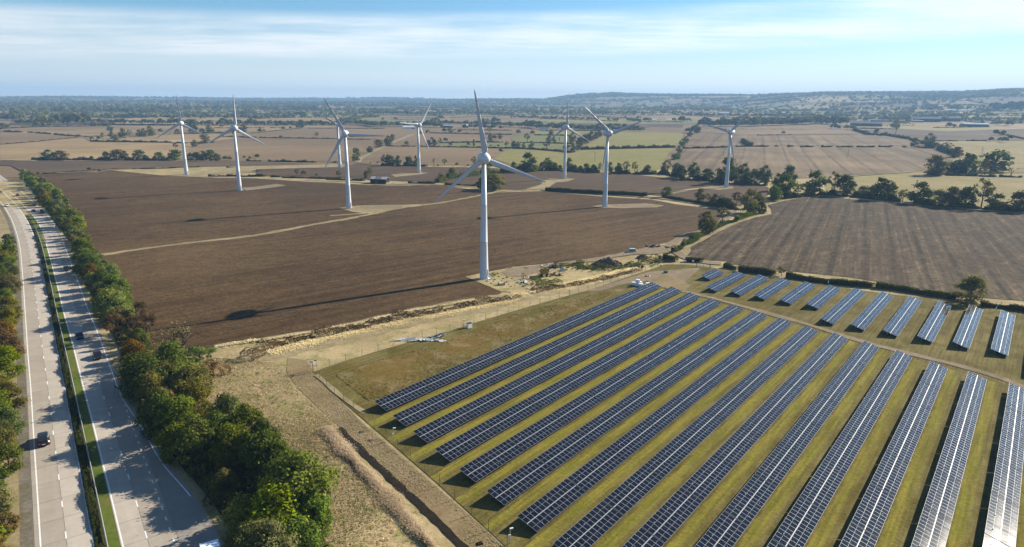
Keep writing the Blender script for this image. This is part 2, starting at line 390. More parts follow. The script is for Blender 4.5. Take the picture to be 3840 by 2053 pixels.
# terrain: one sheet to the horizon, fields far off as its facets
def far_terrain():
    rr = [0., 60, 140, 260, 420, 650]+list(np.arange(680, 1500, 25))
    while rr[-1] < FAR: rr.append(min(rr[-1]*1.03, FAR))
    az = list(np.radians(np.r_[np.arange(-180, -45, 5), np.arange(-45, 45, .75), np.arange(45, 180, 5)]))
    V, F = [], []
    for r in rr:
        for a in az:
            x, y = r*math.sin(a), r*math.cos(a); V.append((x, y, float(terrain(x, y))))
    k = len(az)
    for i in range(len(rr)-1):
        for j in range(k):
            j2 = (j+1) % k; F.append((i*k+j, i*k+j2, (i+1)*k+j2, (i+1)*k+j)[::-1])
    o = mobj('ground', mesh('ground', V, F, M['tan3'])); tag(o, kind='structure')
far_terrain()

# distant farmland as an irregular lattice of fields (also used for its hedges)
CELL = 300.
NX, NY = 62, 34
LX = np.zeros((NX, NY)); LY = np.zeros((NX, NY))
for i in range(NX):
    for j in range(NY):
        sc_ = 1+j/NY*1.0
        LX[i, j] = (i-NX/2+.5*(j % 2))*CELL*sc_*.8+RNG.uniform(-.3, .3)*CELL*sc_; LY[i, j] = 1150+j*CELL*(.85+j/NY*.75)+RNG.uniform(-.3, .3)*CELL*.9
def in_view(x, y, m=3.): return abs(math.degrees(math.atan2(x, y))) < 38+m
far_mats = [M['tan'], M['tan2'], M['tan3'], M['pasture'], M['olive_field'], M['gold_field'], M['mauve'], M['leaf_mid']]
def far_fields():
    V, F, MI = [], [], []
    for i in range(NX-1):
        for j in range(NY-1):
            c = [(LX[a, b], LY[a, b]) for a, b in ((i, j), (i+1, j), (i+1, j+1), (i, j+1))]
            mx = sum(p[0] for p in c)/4; my = sum(p[1] for p in c)/4; r = math.hypot(mx, my)
            if not in_view(mx, my) or r > 8700 or r < 1700: continue
            mi = int(RNG.choice(7, p=[.20, .18, .14, .17, .12, .11, .08]))
            o = len(V); k = 4
            for a in range(k+1):
                for b in range(k+1):
                    s, t = a/k, b/k
                    x = (1-s)*(1-t)*c[0][0]+s*(1-t)*c[1][0]+s*t*c[2][0]+(1-s)*t*c[3][0]
                    y = (1-s)*(1-t)*c[0][1]+s*(1-t)*c[1][1]+s*t*c[2][1]+(1-s)*t*c[3][1]
                    V.append((x, y, float(terrain(x, y))+.3+r*.0003))
            for a in range(k):
                for b in range(k):
                    F.append((o+a*(k+1)+b, o+(a+1)*(k+1)+b, o+(a+1)*(k+1)+b+1, o+a*(k+1)+b+1)); MI.append(mi)
    o = mobj('distant_fields', mesh('distant_fields', V, F, far_mats, MI)); tag(o, kind='structure')
far_fields()

# near ground
sheet('dry_grass_ground', [(-330, 20), (330, 20), (420, 330), (330, 560), (60, 660), (-330, 640), (-420, 330)], M['verge'], 1)
main_plough = pl('E 880,262 770,130 A 735,1320 640,1130 560,1000 420,935 330,880 245,830 480,812 830,800 960,782 1390,826 1600,842 2203,852 B 420,880 760,895 1000,912 1320,915 1560,905 1900,955 2010,975 C 250,962 780,1008 1200,1035 1430,1078 1800,1120 1830,1180 1720,1290 1560,1340 G 1480,75 1380,130 1180,175 940,225 760,280 300,322 0,350 F 2200,357 2010,390 1800,435 2110,560 2110,580 1900,642 1300,742 960,832 600,903 0,1003 E 2203,988 1850,1050 1720,1120 1400,1120 1150,1000 1080,820 1080,600 980,430')
sheet('ploughed_field', main_plough, M['plough'], 3)
sheet('long_dark_field', pl('A 0,705 300,700 2203,705 B 740,742 730,752 0,762 A 2203,742 1720,752 1140,768 960,775 830,790 480,808 240,820 100,745 0,740'), M['mauve'], 3)
sheet('inner_field', pl('B 0,770 400,760 735,752 870,722 1250,748 1800,757 2080,765 C 0,800 320,785 760,800 1000,815 1300,845 1900,900 2203,925 2203,1000 1960,1090 1700,1058 1300,1005 1160,990 780,970 290,940 230,935 100,950 B 2000,945 1900,925 1560,885 1320,878 1150,870 980,868 940,855 0,830'), M['plough_far'], 3)
F = lambda nm, s, m_, n=2: sheet(nm, pl(s), M[m_], n)
F('stubble_field', 'A 0,558 690,497 780,537 1600,547 1700,545 1600,610 1440,655 1400,690 300,690 0,697', 'tan')
F('stubble_field', 'A 0,452 240,460 720,490 690,497 0,556', 'tan3')
F('stubble_field', 'A 0,440 40,412 930,402 900,440 740,485 500,478 0,446', 'tan2')
F('stubble_field', 'A 930,402 1700,395 2203,395 2203,415 1850,470 780,490 740,485 900,440', 'tan2')
F('stubble_field', 'A 780,492 1850,470 2203,455 2203,480 1850,535 1600,545 780,530', 'tan')
F('stubble_field', 'a 2576,900 b 0,900 660,748 1290,675 2510,697 c 80,705 440,705 350,860 130,1060 0,1040 b 2576,1040 770,1015 0,1010', 'tan3')
F('stubble_field', 'b 780,655 1150,615 1970,535 2576,540 c 0,540 1140,545 1140,620 860,660 640,720 440,695 80,692 b 2510,688 1345,668', 'tan3')
F('stubble_field', 'b 0,490 1400,490 2500,490 2500,525 1970,528 1150,610 0,615', 'tan2')
F('stubble_field', 'c 230,1040 700,780 1130,800 1200,812 2400,840 2300,920 2000,1095 1400,1100 600,1090 230,1055', 'tan3')
F('stubble_field', 'c 720,785 1060,640 1350,615 2200,640 2320,720 1500,745 1300,790', 'tan3')
F('headland', 'c 230,1050 130,1055 600,810 1000,640 1140,612 1100,635 760,770 500,890 330,990 290,1050', 'straw_ground', 3)
F('stubble_field', 'c 1340,605 1700,560 2576,575 2576,620', 'tan3')
F('stubble_field', 'c 280,400 560,350 1700,352 1560,375 750,402 400,418', 'tan2')
F('stubble_field', 'c 750,412 1570,385 1640,380 1430,440 900,440', 'tan3')
F('stubble_field', 'c 1430,440 1640,380 2420,355 2400,420 1900,450', 'tan2')
F('wheat_stubble', 'c 0,320 520,320 520,345 0,350', 'tan')
F('pasture', 'c 1500,752 2450,748 d 100,750 480,760 780,772 780,862 400,845 130,825 c 2576,825 1480,805', 'pasture')
F('pasture', 'd 0,665 180,637 340,640 880,650 930,690 930,752 480,742 120,740 0,735', 'pasture')
F('pasture', 'd 340,580 880,575 1250,578 1250,600 900,635 340,630', 'olive_field')
F('pasture', 'd 1050,835 1300,690 1420,645 1700,582 2576,610 2576,680 2480,790 1700,815 1400,845', 'olive_field')
F('pasture', 'd 0,850 400,870 780,905 930,905 1050,862 1400,852 2440,830 2380,900 2270,1060 2180,1190 1900,1200 600,1160 0,1080 c 2300,1000 2480,860', 'olive_field')
F('stubble_field', 'd 250,430 420,392 900,405 860,432', 'tan2')
F('cultivated_field', 'd 850,470 960,415 1600,430 2010,445 2576,445 2576,520 2100,510 1900,560 1250,560 940,545', 'mauve')
F('striped_stubble_field', 'd 2400,1090 2576,870 e 0,850 680,825 1500,820 2576,822 f 800,830 1290,850 1500,960 1500,1060 1100,1160 850,1190 0,1235 e 2576,1240 2000,1288 D 0,860 C 2100,860 1700,880 1560,850', 'tram_stubble')
F('striped_stubble_field', 'e 50,800 190,620 1060,625 1100,640 2576,630 f 100,632 500,645 840,700 960,745 860,800 e 2576,800 1040,798 680,812', 'tram_stubble')
F('stubble_field', 'e 260,600 330,520 1000,515 1500,492 2150,478 2260,540 2576,590 f 100,600 e 2576,622 1100,632', 'tan3')
F('cultivated_field', 'f 130,560 640,535 2576,515 2576,715 1230,718 1000,725 850,690 500,620', 'mauve')
F('golden_field', 'f 1290,740 2576,722 2576,1190 1330,1235 1320,1170 1600,930 1330,800', 'gold_field')
F('golden_field', 'D 470,850 690,838 1250,800 1500,805 2203,815 S 3900,660 3900,790 D 2203,1125 1900,1115 1500,1090 1100,1045 700,1010 500,960', 'gold_field')
F('cultivated_field', 'f 1580,392 2576,385 2576,450 2000,462 1600,412', 'mauve')
F('hill_pasture', 'f 1600,215 2190,200 2100,270 1800,285', 'pasture')
F('hill_field', 'f 480,270 1000,200 1190,215 1170,285 880,310 560,315', 'gold_field')
F('hill_field', 'f 1230,190 1480,182 1440,230 1220,250', 'tan')
sheet('tramline_field', pl('N 650,1205 690,1120 900,1015 1100,900 1400,760 1650,680 1890,630 1880,560 1830,505 2000,455 2295,398 D 400,992 680,1028 1100,1060 1500,1100 1900,1130 2203,1158 S 3990,870 4080,1180 H 2203,645 1700,605 940,478 700,440 150,385 G 1830,322 N 1250,1310 930,1290 700,1260'), M['right_field'], 3)
ribbon('grass_margin', pl('N 620,1230 690,1080 900,970 1150,830 1400,720 1640,640 1800,600'), 3.4, M['straw_ground'], 4, wob=.4)
ribbon('grass_margin', pl('N 1800,470 2000,420 2295,372 D 400,975'), 4., M['straw_ground'], 4, wob=.4)
ribbon('grass_margin', pl('D 690,832 950,815 1250,795'), 3., M['straw_ground'], 4, wob=.3)
# grass baulks, turbine hardstandings, tracks
ribbon('grass_baulk', pl('E 880,248 1500,160 2203,82 B 0,1345 400,1268 820,1195 1280,1100 1600,1062 1930,1000 2100,962 C 100,955 240,930'), 3.6, M['straw_ground'], 4, wob=.45)
ribbon('grass_baulk', pl('B 640,1175 980,1152 1180,1118'), 3.0, M['straw_ground'], 4, wob=.4)
sheet('hardstanding', pl('B 715,1108 870,1088 1050,1084 1270,1080 1440,1075 1200,1120 985,1160 830,1140'), M['straw_ground'], 4)
sheet('hardstanding', pl('B 900,1092 1260,1083 1255,1106 930,1118'), M['earth_track'], 5)
sheet('hardstanding', pl('A 1385,828 1640,808 1900,765 2203,748 B 740,728 735,756 0,775 A 2203,800 1790,822 2203,852 1900,850 1600,838'), M['straw_ground'], 4)
sheet('hardstanding', pl('A 2075,935 2203,925 B 180,900 260,915 120,935 0,950 A 2120,958'), M['earth_track'], 4)
sheet('hardstanding', pl('C 690,1092 800,1080 1150,1068 1310,1085 1250,1102 1000,1108 780,1106'), M['straw_ground'], 4)
sheet('hardstanding', pl('C 860,1082 1140,1072 1290,1086 1100,1100 900,1100'), M['earth_track'], 5)
sheet('hardstanding', pl('C 270,870 330,855 545,855 480,880 380,888 300,940 200,950 120,945 250,905'), M['straw_ground'], 4)
sheet('hardstanding', pl('C 1370,975 1500,945 1720,922 1900,925 1905,940 1780,952 1640,940 1500,965 1390,985'), M['straw_ground'], 4)
sheet('hardstanding', pl('B 1160,820 1250,808 1490,803 1400,822 1200,840'), M['straw_ground'], 4)
ribbon('farm_track', pl('B 420,868 760,878 960,890 1180,900 1500,912'), 3.2, M['straw_ground'], 4, wob=.3)
ribbon('farm_track', pl('C 250,952 780,992 1200,1015 1500,1055 1800,1105 1920,1140 1850,1190 1740,1270 1600,1325 G 1550,55 1440,110 1340,180'), 4.2, M['earth_track'], 5, wob=.15)
ribbon('farm_track', pl('G 1340,180 1180,215 950,245 750,285 380,330 100,372 F 2150,375'), 4.6, M['earth_track'], 5, wob=.3)
ribbon('farm_track', pl('G 1345,175 1420,240 1500,280 1640,320 1800,325'), 4.4, M['earth_track'], 5, wob=.2)
sheet('farm_yard', pl('G 850,262 1000,215 1180,180 1390,150 1370,215 1250,245 1080,245'), M['earth_track'], 4)
sheet('turbine_clearing', pl('F 1805,437 2010,392 2203,360 G 300,335 420,345 260,430 100,470 0,510 F 2203,570 2110,565'), M['verge'], 4)
sheet('farm_yard', pl('G 0,362 120,360 300,330 330,350 230,400 80,440 0,440 F 2160,440 2110,400'), M['earth_track'], 5)
ribbon('grass_margin', pl('E 1850,1040 2203,975 F 0,985 600,890 960,820 1300,730 1900,630 2120,585 G 0,600'), 2.6, M['straw_ground'], 4, wob=.5)
ribbon('grass_margin', pl('A 480,806 830,793 1000,775 1400,762 1720,758'), 3.5, M['straw_ground'], 4, wob=.5)
ribbon('grass_margin', pl('B 1000,908 1300,900 1560,905 1900,925'), 3., M['straw_ground'], 4, wob=.4)
ribbon('grass_margin', pl('C 0,808 120,790 300,780'), 3., M['straw_ground'], 4, wob=.4)
ribbon('grass_margin', pl('A 30,695 200,697 320,700'), 7., M['straw_ground'], 4, wob=.5)
ribbon('farm_track', pl('f 640,628 1400,630 2576,640'), 5., M['straw_ground'], 4, wob=.2)
ribbon('grass_margin', pl('D 2140,765 2203,765 S 3900,634'), 4., M['straw_ground'], 4)

# dry rough ground between tree belt and solar farm
ribbon('straw_band', pl('F -200,1170 100,1110 500,1020 900,920 1300,830 1700,750 2100,680 G 100,600 500,530 900,440'), 6.5, M['straw_ground'], 2, wob=.4)
sheet('mown_strip', pl('J 240,0 330,120 600,380 660,430 830,600 1040,800 1230,980 1660,1377 1800,1500 2080,1500 1960,1377 1820,1245 1430,905 1120,640 830,385 600,150 470,10 400,-100 250,-120'), M['mown'], 2)
ribbon('ditch', pl('J 655,438 830,610 1040,810 1230,990 1430,1175 1640,1377 1800,1530'), 1.25, M['ditch'], 4, wob=.3, step=1.5)  # flat ribbon, no trench; its dark colour stands in for the ditch's shade

# ------------------------------------------------------------------ solar meadow
ROW_AZ = math.radians(38.2)
RD = Vector((math.sin(ROW_AZ), math.cos(ROW_AZ), 0)); RP = Vector((RD.y, -RD.x, 0))      # along the rows / down the slope
LOW_Z, TILT = .75, math.radians(15.7)
FENCE_W = pl('F 490,1255 J 600,150 830,352 1120,602 1430,872 1830,1240 1975,1377 2150,1540')
FENCE_N = pl('F 490,1255 800,1150 1300,1005 1640,910 1950,812 G 40,725 400,622 660,552 960,450 1320,330 1490,330')
FENCE_E = pl('G 1700,352 1800,372 H 0,430 320,480 700,540 1120,595 1650,650 2100,705 2203,725 S 3900,1180')
r1 = gp('S', 1461.9, 1546.5, LOW_Z)
near_pts = [(1461.9, 1546.5), (1528, 1601), (1600, 1659.5), (1678, 1725.7), (1761.7, 1798.5), (1859, 1880), (1969.8, 1974), (2057, 2053)]
far_pts = [(2495, 1076), (2563.7, 1095), (2634.6, 1115.8), (2713, 1137.6), (2795.8, 1162.4), (2880, 1185.5), (2980, 1215), (3082.6, 1244.3), (3188.5, 1272.7), (3307, 1305), (3432.5, 1342), (3569.8, 1382.5), (3715.8, 1424.3), (3872, 1470), (4045, 1520)]
def rowcoord(p): v = Vector((p[0], p[1], 0)); return v.dot(RD), v.dot(RP)
fa = [rowcoord(G(*p, LOW_Z)) for p in far_pts]; na_ = [rowcoord(G(*p, LOW_Z)) for p in near_pts]
# evenly pitched rows through the measured ends
idx = np.arange(len(fa)); pit = np.polyfit(np.r_[idx, idx[:8]], [c[1] for c in fa]+[c[1] for c in na_], 1)
def solar_meadow():
    m_, q = newmat('solar_meadow'); c, v, ax, al = rotated(q, ROW_AZ)
    ph = float(pit[1]); pitch = float(pit[0])
    fr = q.m('FRACT', q.m('DIVIDE', q.m('ADD', q.m('SUBTRACT', ax, ph), q.m('MULTIPLY', q.m('SUBTRACT', q.noise(c, .35, 3), .5), 1.1)), pitch))
    # 0 at the low (drip) edge of each row
    drip = q.m('MULTIPLY', q.mr(fr, .0, .05), q.mr(fr, .15, .34, 1., 0.))
    a = q.noise(c, .06, 5, .65); b = q.noise(c, .16, 4, .6); d = q.noise(c, 1.7, 4, .7)
    base = q.mix(q.mr(a, .36, .64), (.096, .078, .022), (.134, .112, .040))
    base = q.mix(q.m('MULTIPLY', q.mr(b, .45, .66), .7), base, (.076, .064, .011))
    ft = np.polyfit([c[1] for c in fa], [c[0] for c in fa], 1)
    past = q.m('MULTIPLY', q.m('GREATER_THAN', ax, ph-.6), q.m('LESS_THAN', al, q.m('ADD', q.m('MULTIPLY', ax, float(ft[0])), float(ft[1])+1.)))
    lush = q.mix(q.mr(b, .4, .6), (.140, .132, .016), (.172, .146, .026))
    col = q.mix(q.m('MULTIPLY', q.m('MULTIPLY', drip, past), q.mr(a, .25, .6, .6, 1.)), base, lush)
    sw = q.noise(q('ShaderNodeCombineXYZ', [ax, q.m('MULTIPLY', al, .04), 0.0]), 1.5, 4, .65)
    k = q.m('MULTIPLY', q.m('ADD', .45, q.m('MULTIPLY', d, 1.1)), q.mr(sw, .3, .7, .74, 1.24))
    col = q.mul(col, q('ShaderNodeCombineColor', [k, k, k]))
    M['meadow'] = finish(m_, q, col, 1., .06, bump=d, bstr=.6, bdist=.2)
solar_meadow()
sheet('solar_meadow', FENCE_W[::-1]+FENCE_N[1:]+FENCE_E+[np.array([230., 60, 0]), np.array([150., 40, 0])], M['meadow'], 3)
M['long_grass'] = grass('olive_long_grass', [(.150, .100, .024), (.120, .105, .026), (.235, .175, .085)], .05, 1.3, .8)
sheet('long_grass_strip', pl('J 640,30 900,230 F 1400,1360 1800,1190 2203,990 G 400,800 800,620 1000,540 900,545 500,640 0,760 F 1900,900 1300,1090 700,1270'), M['long_grass'], 4)
ribbon('straw_band', pl('J 480,20 700,215 870,320'), 1.2, M['straw_ground'], 5, wob=.4)
ribbon('dirt_track', pl('G 1180,470 1300,540 1500,562 1640,600 2203,752 H 0,752 450,882 950,1042 1500,1165 2100,1335 S 3900,1480 4100,1580'), 2.4, M['earth_track'], 5, wob=.3)
sheet('bare_patch', pl('G 640,560 900,480 1180,395 1560,365 1640,350 1560,420 1440,520 1500,560 1300,535 1200,470 960,500 760,560'), M['earth_track'], 4)
sheet('bare_patch', pl('G 1190,470 1290,420 1450,460 1540,520 1480,560 1330,545'), M['mown'], 5)

# ------------------------------------------------------------------ dual carriageway
LE = pl('R 0,450 90,560 190,720 260,900 310,1060 350,1250 E 185,330 205,600 225,850 240,1100 265,1377 I 265,480 290,850 320,1377')
LR = pl('R 20,265 150,385 280,500 390,650 470,770 540,930 600,1080 650,1240 E 320,150 360,330 395,500 430,720 465,900 495,1080 525,1200 I 530,200 570,430 610,650 650,860 690,1080 745,1377')
RL = pl('R 0,130 100,215 200,320 290,400 400,520 500,625 600,735 690,880 750,1030 800,1200 E 345,0 410,200 460,380 500,540 540,720 590,900 630,1060 670,1230 I 690,220 740,430 800,680 860,880 915,1130 968,1377')
RR = pl('R 0,15 200,130 330,240 440,320 560,430 700,570 800,660 870,740 950,850 1030,1000 1090,1150 E 485,0 560,180 620,340 690,520 760,720 840,900 910,1080 970,1250 I 890,0 960,190 1040,380 1110,590 1180,790 1260,1000 1330,1200 1400,1377')
SR = pl('I 960,190 1050,330 1150,480 1230,640 1300,760 1400,850 1500,950 1600,1110 1680,1270 1740,1377')
def extend(P, near, far):
    P = [np.array(p[:2]) for p in P]
    if P[0][1] < P[-1][1]: P = P[::-1]
    # far end first, near end last
    d = P[-1]-P[-3]; d /= np.linalg.norm(d); e = P[0]-P[2]; e /= np.linalg.norm(e)
    return [P[0]+e*far]+P+[P[-1]+d*near]
LE, LR, RL, RR = [extend(p, 120, 260) for p in (LE, LR, RL, RR)]; SR = extend(SR, 110, 0)[1:]; SR = SR[::-1] if SR[0][1] < SR[-1][1] else SR
# the two carriageways follow one smoothed line each
def centre(A, B):
    a, b = resample(A, 3., 3), resample(B, 1., 3)
    C = np.array([(q_+b[np.argmin(((b-q_)**2).sum(1))])/2 for q_ in a])
    for _ in range(10): C[1:-1] = .25*C[:-2]+.5*C[1:-1]+.25*C[2:]
    return C[::-1]           # from near to far
CL, CR = centre(LE, LR), centre(RL, RR)
ROAD_W = 5.87
def slabmat(nm, c):
    m_, q = newmat(nm); co = q('ShaderNodeTexCoord', out=3); oi = q('ShaderNodeObjectInfo', out=5)
    n = q.noise(co, .5, 4, .6); n2 = q.noise(co, 5., 3, .6)
    _, _, ax, al = rotated(q, math.radians(-36)); wear = q.noise(q('ShaderNodeCombineXYZ', [ax, q.m('MULTIPLY', al, .03), 0.0]), .9, 3, .6)
    co2 = q.noise(co, .13, 5, .7)
    oi = q.m('ADD', oi, q.m('ADD', q.m('MULTIPLY', q.m('SUBTRACT', wear, .5), 2.2), q.m('MULTIPLY', q.m('SUBTRACT', co2, .5), 1.6)))
    k = q.m('ADD', q.m('ADD', .92, q.m('MULTIPLY', oi, .10)), q.m('ADD', q.m('MULTIPLY', q.m('SUBTRACT', n, .5), .35), q.m('MULTIPLY', q.m('SUBTRACT', n2, .5), .25)))
    col = q.mul(c, q('ShaderNodeCombineColor', [k, k, k])); return finish(m_, q, col, .9, .15)
M['slab_lane'] = slabmat('concrete_inside_lane', (.30, .262, .215)); M['slab_fast'] = slabmat('concrete_outside_lane', (.37, .328, .275))
M['slab_slip'] = slabmat('concrete_slip_lane', (.26, .235, .205))
M['line'] = plain('road_paint', (.62, .62, .59), .8, .2, 0, .15, 1.5)
ZR = .10
def offset_line(C, off, step):
    Q = resample([(p[0], p[1]) for p in C], step, 0); return Q+normals2(Q)*off
def strip_mesh(name, A, B, z, mat, th=0.):
    k = len(A); g = lambda p, dz: (p[0], p[1], float(terrain(*p))+dz)
    v = [g(p, z) for p in A]+[g(p, z) for p in B]; f = [(i, i+1, k+i+1, k+i)[::-1] for i in range(k-1)]
    if th:
        v += [g(p, z-th) for p in A]+[g(p, z-th) for p in B]
        f += [(i, 2*k+i, 2*k+i+1, i+1)[::-1] for i in range(k-1)]+[(k+i, k+i+1, 3*k+i+1, 3*k+i)[::-1] for i in range(k-1)]
    return mesh(name, v, f, mat)
def carriageway(nm, C, lanes, label_lines):
    root = mobj(nm, strip_mesh(nm, offset_line(C, -ROAD_W/2-(.75 if nm[0] == 'o' else .22), 5), offset_line(C, ROAD_W/2+(.55 if nm[0] == 'i' else .22), 5), ZR-.03, M['road_base'], .1)); tag(root, kind='structure')
    L = len(resample([(p[0], p[1]) for p in C], 1., 0)); i0 = 40
    for (o0, o1, mt) in lanes:
        k = 0; a = offset_line(C, o0, 1.); b = offset_line(C, o1, 1.); i = 30
        while i < len(a)-8 and k < 75:
            j = min(i+6, len(a)-1); A = a[i:j+1].copy(); B = b[i:j+1].copy()
            for E_ in (A, B): E_[-1] = E_[-1]*.94+E_[-2]*.06
            o = mobj('concrete_slab', strip_mesh('concrete_slab', A, B, ZR+RNG.uniform(0, .006), M[mt]), root); i = j; k += 1
        if i < len(a)-8: mobj('concrete_surface', strip_mesh('concrete_surface', a[i:], b[i:], ZR, M[mt]), root)
    for off, w_ in ((-ROAD_W/2+.05, .20), (ROAD_W/2-.05, .20)):
        A_, B_ = offset_line(C, off-w_/2, 1.), offset_line(C, off+w_/2, 1.); i1 = 0
        if nm == 'inbound_carriageway' and off > 0:
            i1 = int(np.argmin(((A_-SR[0])**2).sum(1)))       # broken line along the mouth of the slip road
            for i in range(30, i1, 3): mobj('lane_dash', strip_mesh('lane_dash', A_[i:i+2], B_[i:i+2], ZR+.016, M['line']), root)
        mobj('edge_line', strip_mesh('edge_line', A_[i1:], B_[i1:], ZR+.016, M['line']), root)
    a = offset_line(C, -.09, 1.); b = offset_line(C, .09, 1.)
    for i in range(30, min(len(a)-4, 560), 9): mobj('lane_dash', strip_mesh('lane_dash', a[i:i+3], b[i:i+3], ZR+.016, M['line']), root)
    return root
road_l = carriageway('outbound_carriageway', CL, [(-ROAD_W/2-.6, -.02, 'slab_lane'), (.02, ROAD_W/2+.16, 'slab_fast')], 0)
road_r = carriageway('inbound_carriageway', CR, [(-ROAD_W/2-.16, -.02, 'slab_fast'), (.02, ROAD_W/2+.5, 'slab_lane')], 0)
def slip():
    S = resample(SR, 2., 10)[::-1]                      # near to far
    e = offset_line(CR, ROAD_W/2+.56, 1.); A = []
    for p in S: A.append(e[np.argmin(((e-p)**2).sum(1))])
    root = mobj('slip_road', strip_mesh('slip_road', np.array(A), S+normals2(S)*.6, ZR-.02, M['slab_slip'])); tag(root, kind='structure')
    mobj('edge_line', strip_mesh('edge_line', (S-.1*normals2(S))[-24:], (S+.1*normals2(S))[-24:], ZR+.012, M['line']), root)
slip()
# verges and central reserve
med_l, med_r = offset_line(CL, ROAD_W/2+.2, 5), offset_line(CR, -ROAD_W/2-.2, 5)
def median():
    a = resample([tuple(p) for p in med_l if math.hypot(*p) < 430], 4., 1); r = resample([tuple(p) for p in med_r], .5, 0)
    b = np.array([r[np.argmin(((r-p)**2).sum(1))] for p in a])
    for _ in range(6): b[1:-1] = .25*b[:-2]+.5*b[1:-1]+.25*b[2:]
    m_ = a+(b-a)*.42
    o = mobj('median_weeds_and_shade', strip_mesh('median_weeds_and_shade', a, m_, .10, M['median_dark'])); tag(o, kind='structure')
    o = mobj('median_grass', strip_mesh('median_grass', m_, b, .12, M['median'])); tag(o, kind='structure')
    return a+(b-a)*.14, a+(b-a)*.46
MED_WEED, MED_RAIL = median()
o = mobj('road_verge', strip_mesh('road_verge', offset_line(CL, -ROAD_W/2-6.5, 5), offset_line(CL, -ROAD_W/2-2.2, 5), .13, M['straw_ground'])); tag(o, kind='structure')
o = mobj('gravel_verge', strip_mesh('gravel_verge', offset_line(CL, -ROAD_W/2-2.3, 5), offset_line(CL, -ROAD_W/2-.7, 5), .12, M['gravel_verge'])); tag(o, kind='structure')

# ------------------------------------------------------------------ wind turbines
def airfoil(ch, th):
    return [(ch*x, ch*th*y) for x, y in ((.68, 0), (.40, .22), (.10, .44), (-.15, .46), (-.29, .26), (-.32, 0), (-.29, -.2), (-.15, -.30), (.10, -.22), (.40, -.06))]
def blade_mesh():
    mb = MB(); rings = []
    st = [(.6, .95, 1., 0), (1.5, 1.05, 1., 8), (2.3, 1.9, .5, 17), (3.4, 2.1, .34, 16), (6, 1.75, .26, 11), (10, 1.35, .20, 6.5), (14, 1.02, .18, 3.5), (18, .74, .16, 1.5), (20.6, .52, .15, .4), (21.6, .32, .15, 0), (22, .10, .2, 0)]
    V, F = [], []
    for r, c, t, tw in st:
        a = math.radians(tw+4); cs, sn = math.cos(a), math.sin(a)
        if t == 1.: prof = [(c/2*math.cos(2*PI*k/10), c/2*math.sin(2*PI*k/10)) for k in range(10)]
        else: prof = airfoil(c, t)
        bend = -.0018*r*r
        for x, y in prof: V.append((x*cs-y*sn, -(x*sn+y*cs)+bend, r))
    for i in range(len(st)-1):
        for k in range(10): F.append((i*10+k, i*10+(k+1) % 10, (i+1)*10+(k+1) % 10, (i+1)*10+k))
    F.append(tuple(range((len(st)-1)*10, len(st)*10)))
    return mesh('blade', V, F, M['blade_paint'], smooth=True)
def lathe(name, prof, mat, axis='z', n=24):
    V, F = [], []
    for r, z in prof:
        for k in range(n):
            a = 2*PI*k/n; c, s = r*math.cos(a), r*math.sin(a)
            V.append((c, s, z) if axis == 'z' else (c, z, s))
    for i in range(len(prof)-1):
        for k in range(n): F.append((i*n+k, i*n+(k+1) % n, (i+1)*n+(k+1) % n, (i+1)*n+k))
    F.append(tuple(range(n))[::-1]); F.append(tuple(range((len(prof)-1)*n, len(prof)*n)))
    return mesh(name, V, F, mat, smooth=True)
BLADE = blade_mesh()
TOWER = lathe('tower', [(1.52, 0), (1.50, .4), (1.40, 5), (1.20, 12.7), (1.215, 12.75), (1.215, 12.9), (1.19, 12.95), (1.0, 25), (1.012, 25.05), (1.012, 25.2), (.99, 25.25), (.72, 38.6)], M['white_paint'])
NAC = lathe('nacelle', [(.25, 4.9), (.9, 4.6), (1.4, 3.9), (1.75, 2.8), (1.92, 1.4), (1.97, .2), (1.97, -.9), (1.93, -1.25)], M['white_paint'], 'y')
HUB = lathe('spinner', [(1.90, -1.32), (1.93, -1.5), (1.88, -2.1), (1.68, -2.75), (1.30, -3.3), (.8, -3.66), (.3, -3.8), (.02, -3.82)], M['white_paint'], 'y')
def door_mesh():
    mb = MB(); mb.box((0, 0, 1.1), (.9, .10, 2.0)); return mb.mesh('door', M['steel'])
def steps_mesh():
    mb = MB()
    for i in range(6): mb.box((0, -.3-.28*i, 1.35-.22*i), (1.0, .26, .05))
    for s in (-.5, .5):
        mb.tube([(s, 0, 1.4), (s, -1.7, .05)], .05); mb.tube([(s, 0, 2.4), (s, -1.7, 1.05)], .03); mb.tube([(s, -1.7, 0), (s, -1.7, 1.05)], .03); mb.tube([(s, 0, 1.3), (s, 0, 2.4)], .03)
    return mb.mesh('steps', M['steel'])
FLANGE = lathe('flange_ring', [(1., -.09), (1., .09)], plain('flange_grey', (.40, .43, .46), .6, .3))
DOOR, STEPS = door_mesh(), steps_mesh()
PLINTH = lathe('plinth', [(2.3, -.2), (2.3, .18), (2.15, .24)], plain('concrete_plinth', (.45, .43, .40), .9, .1))
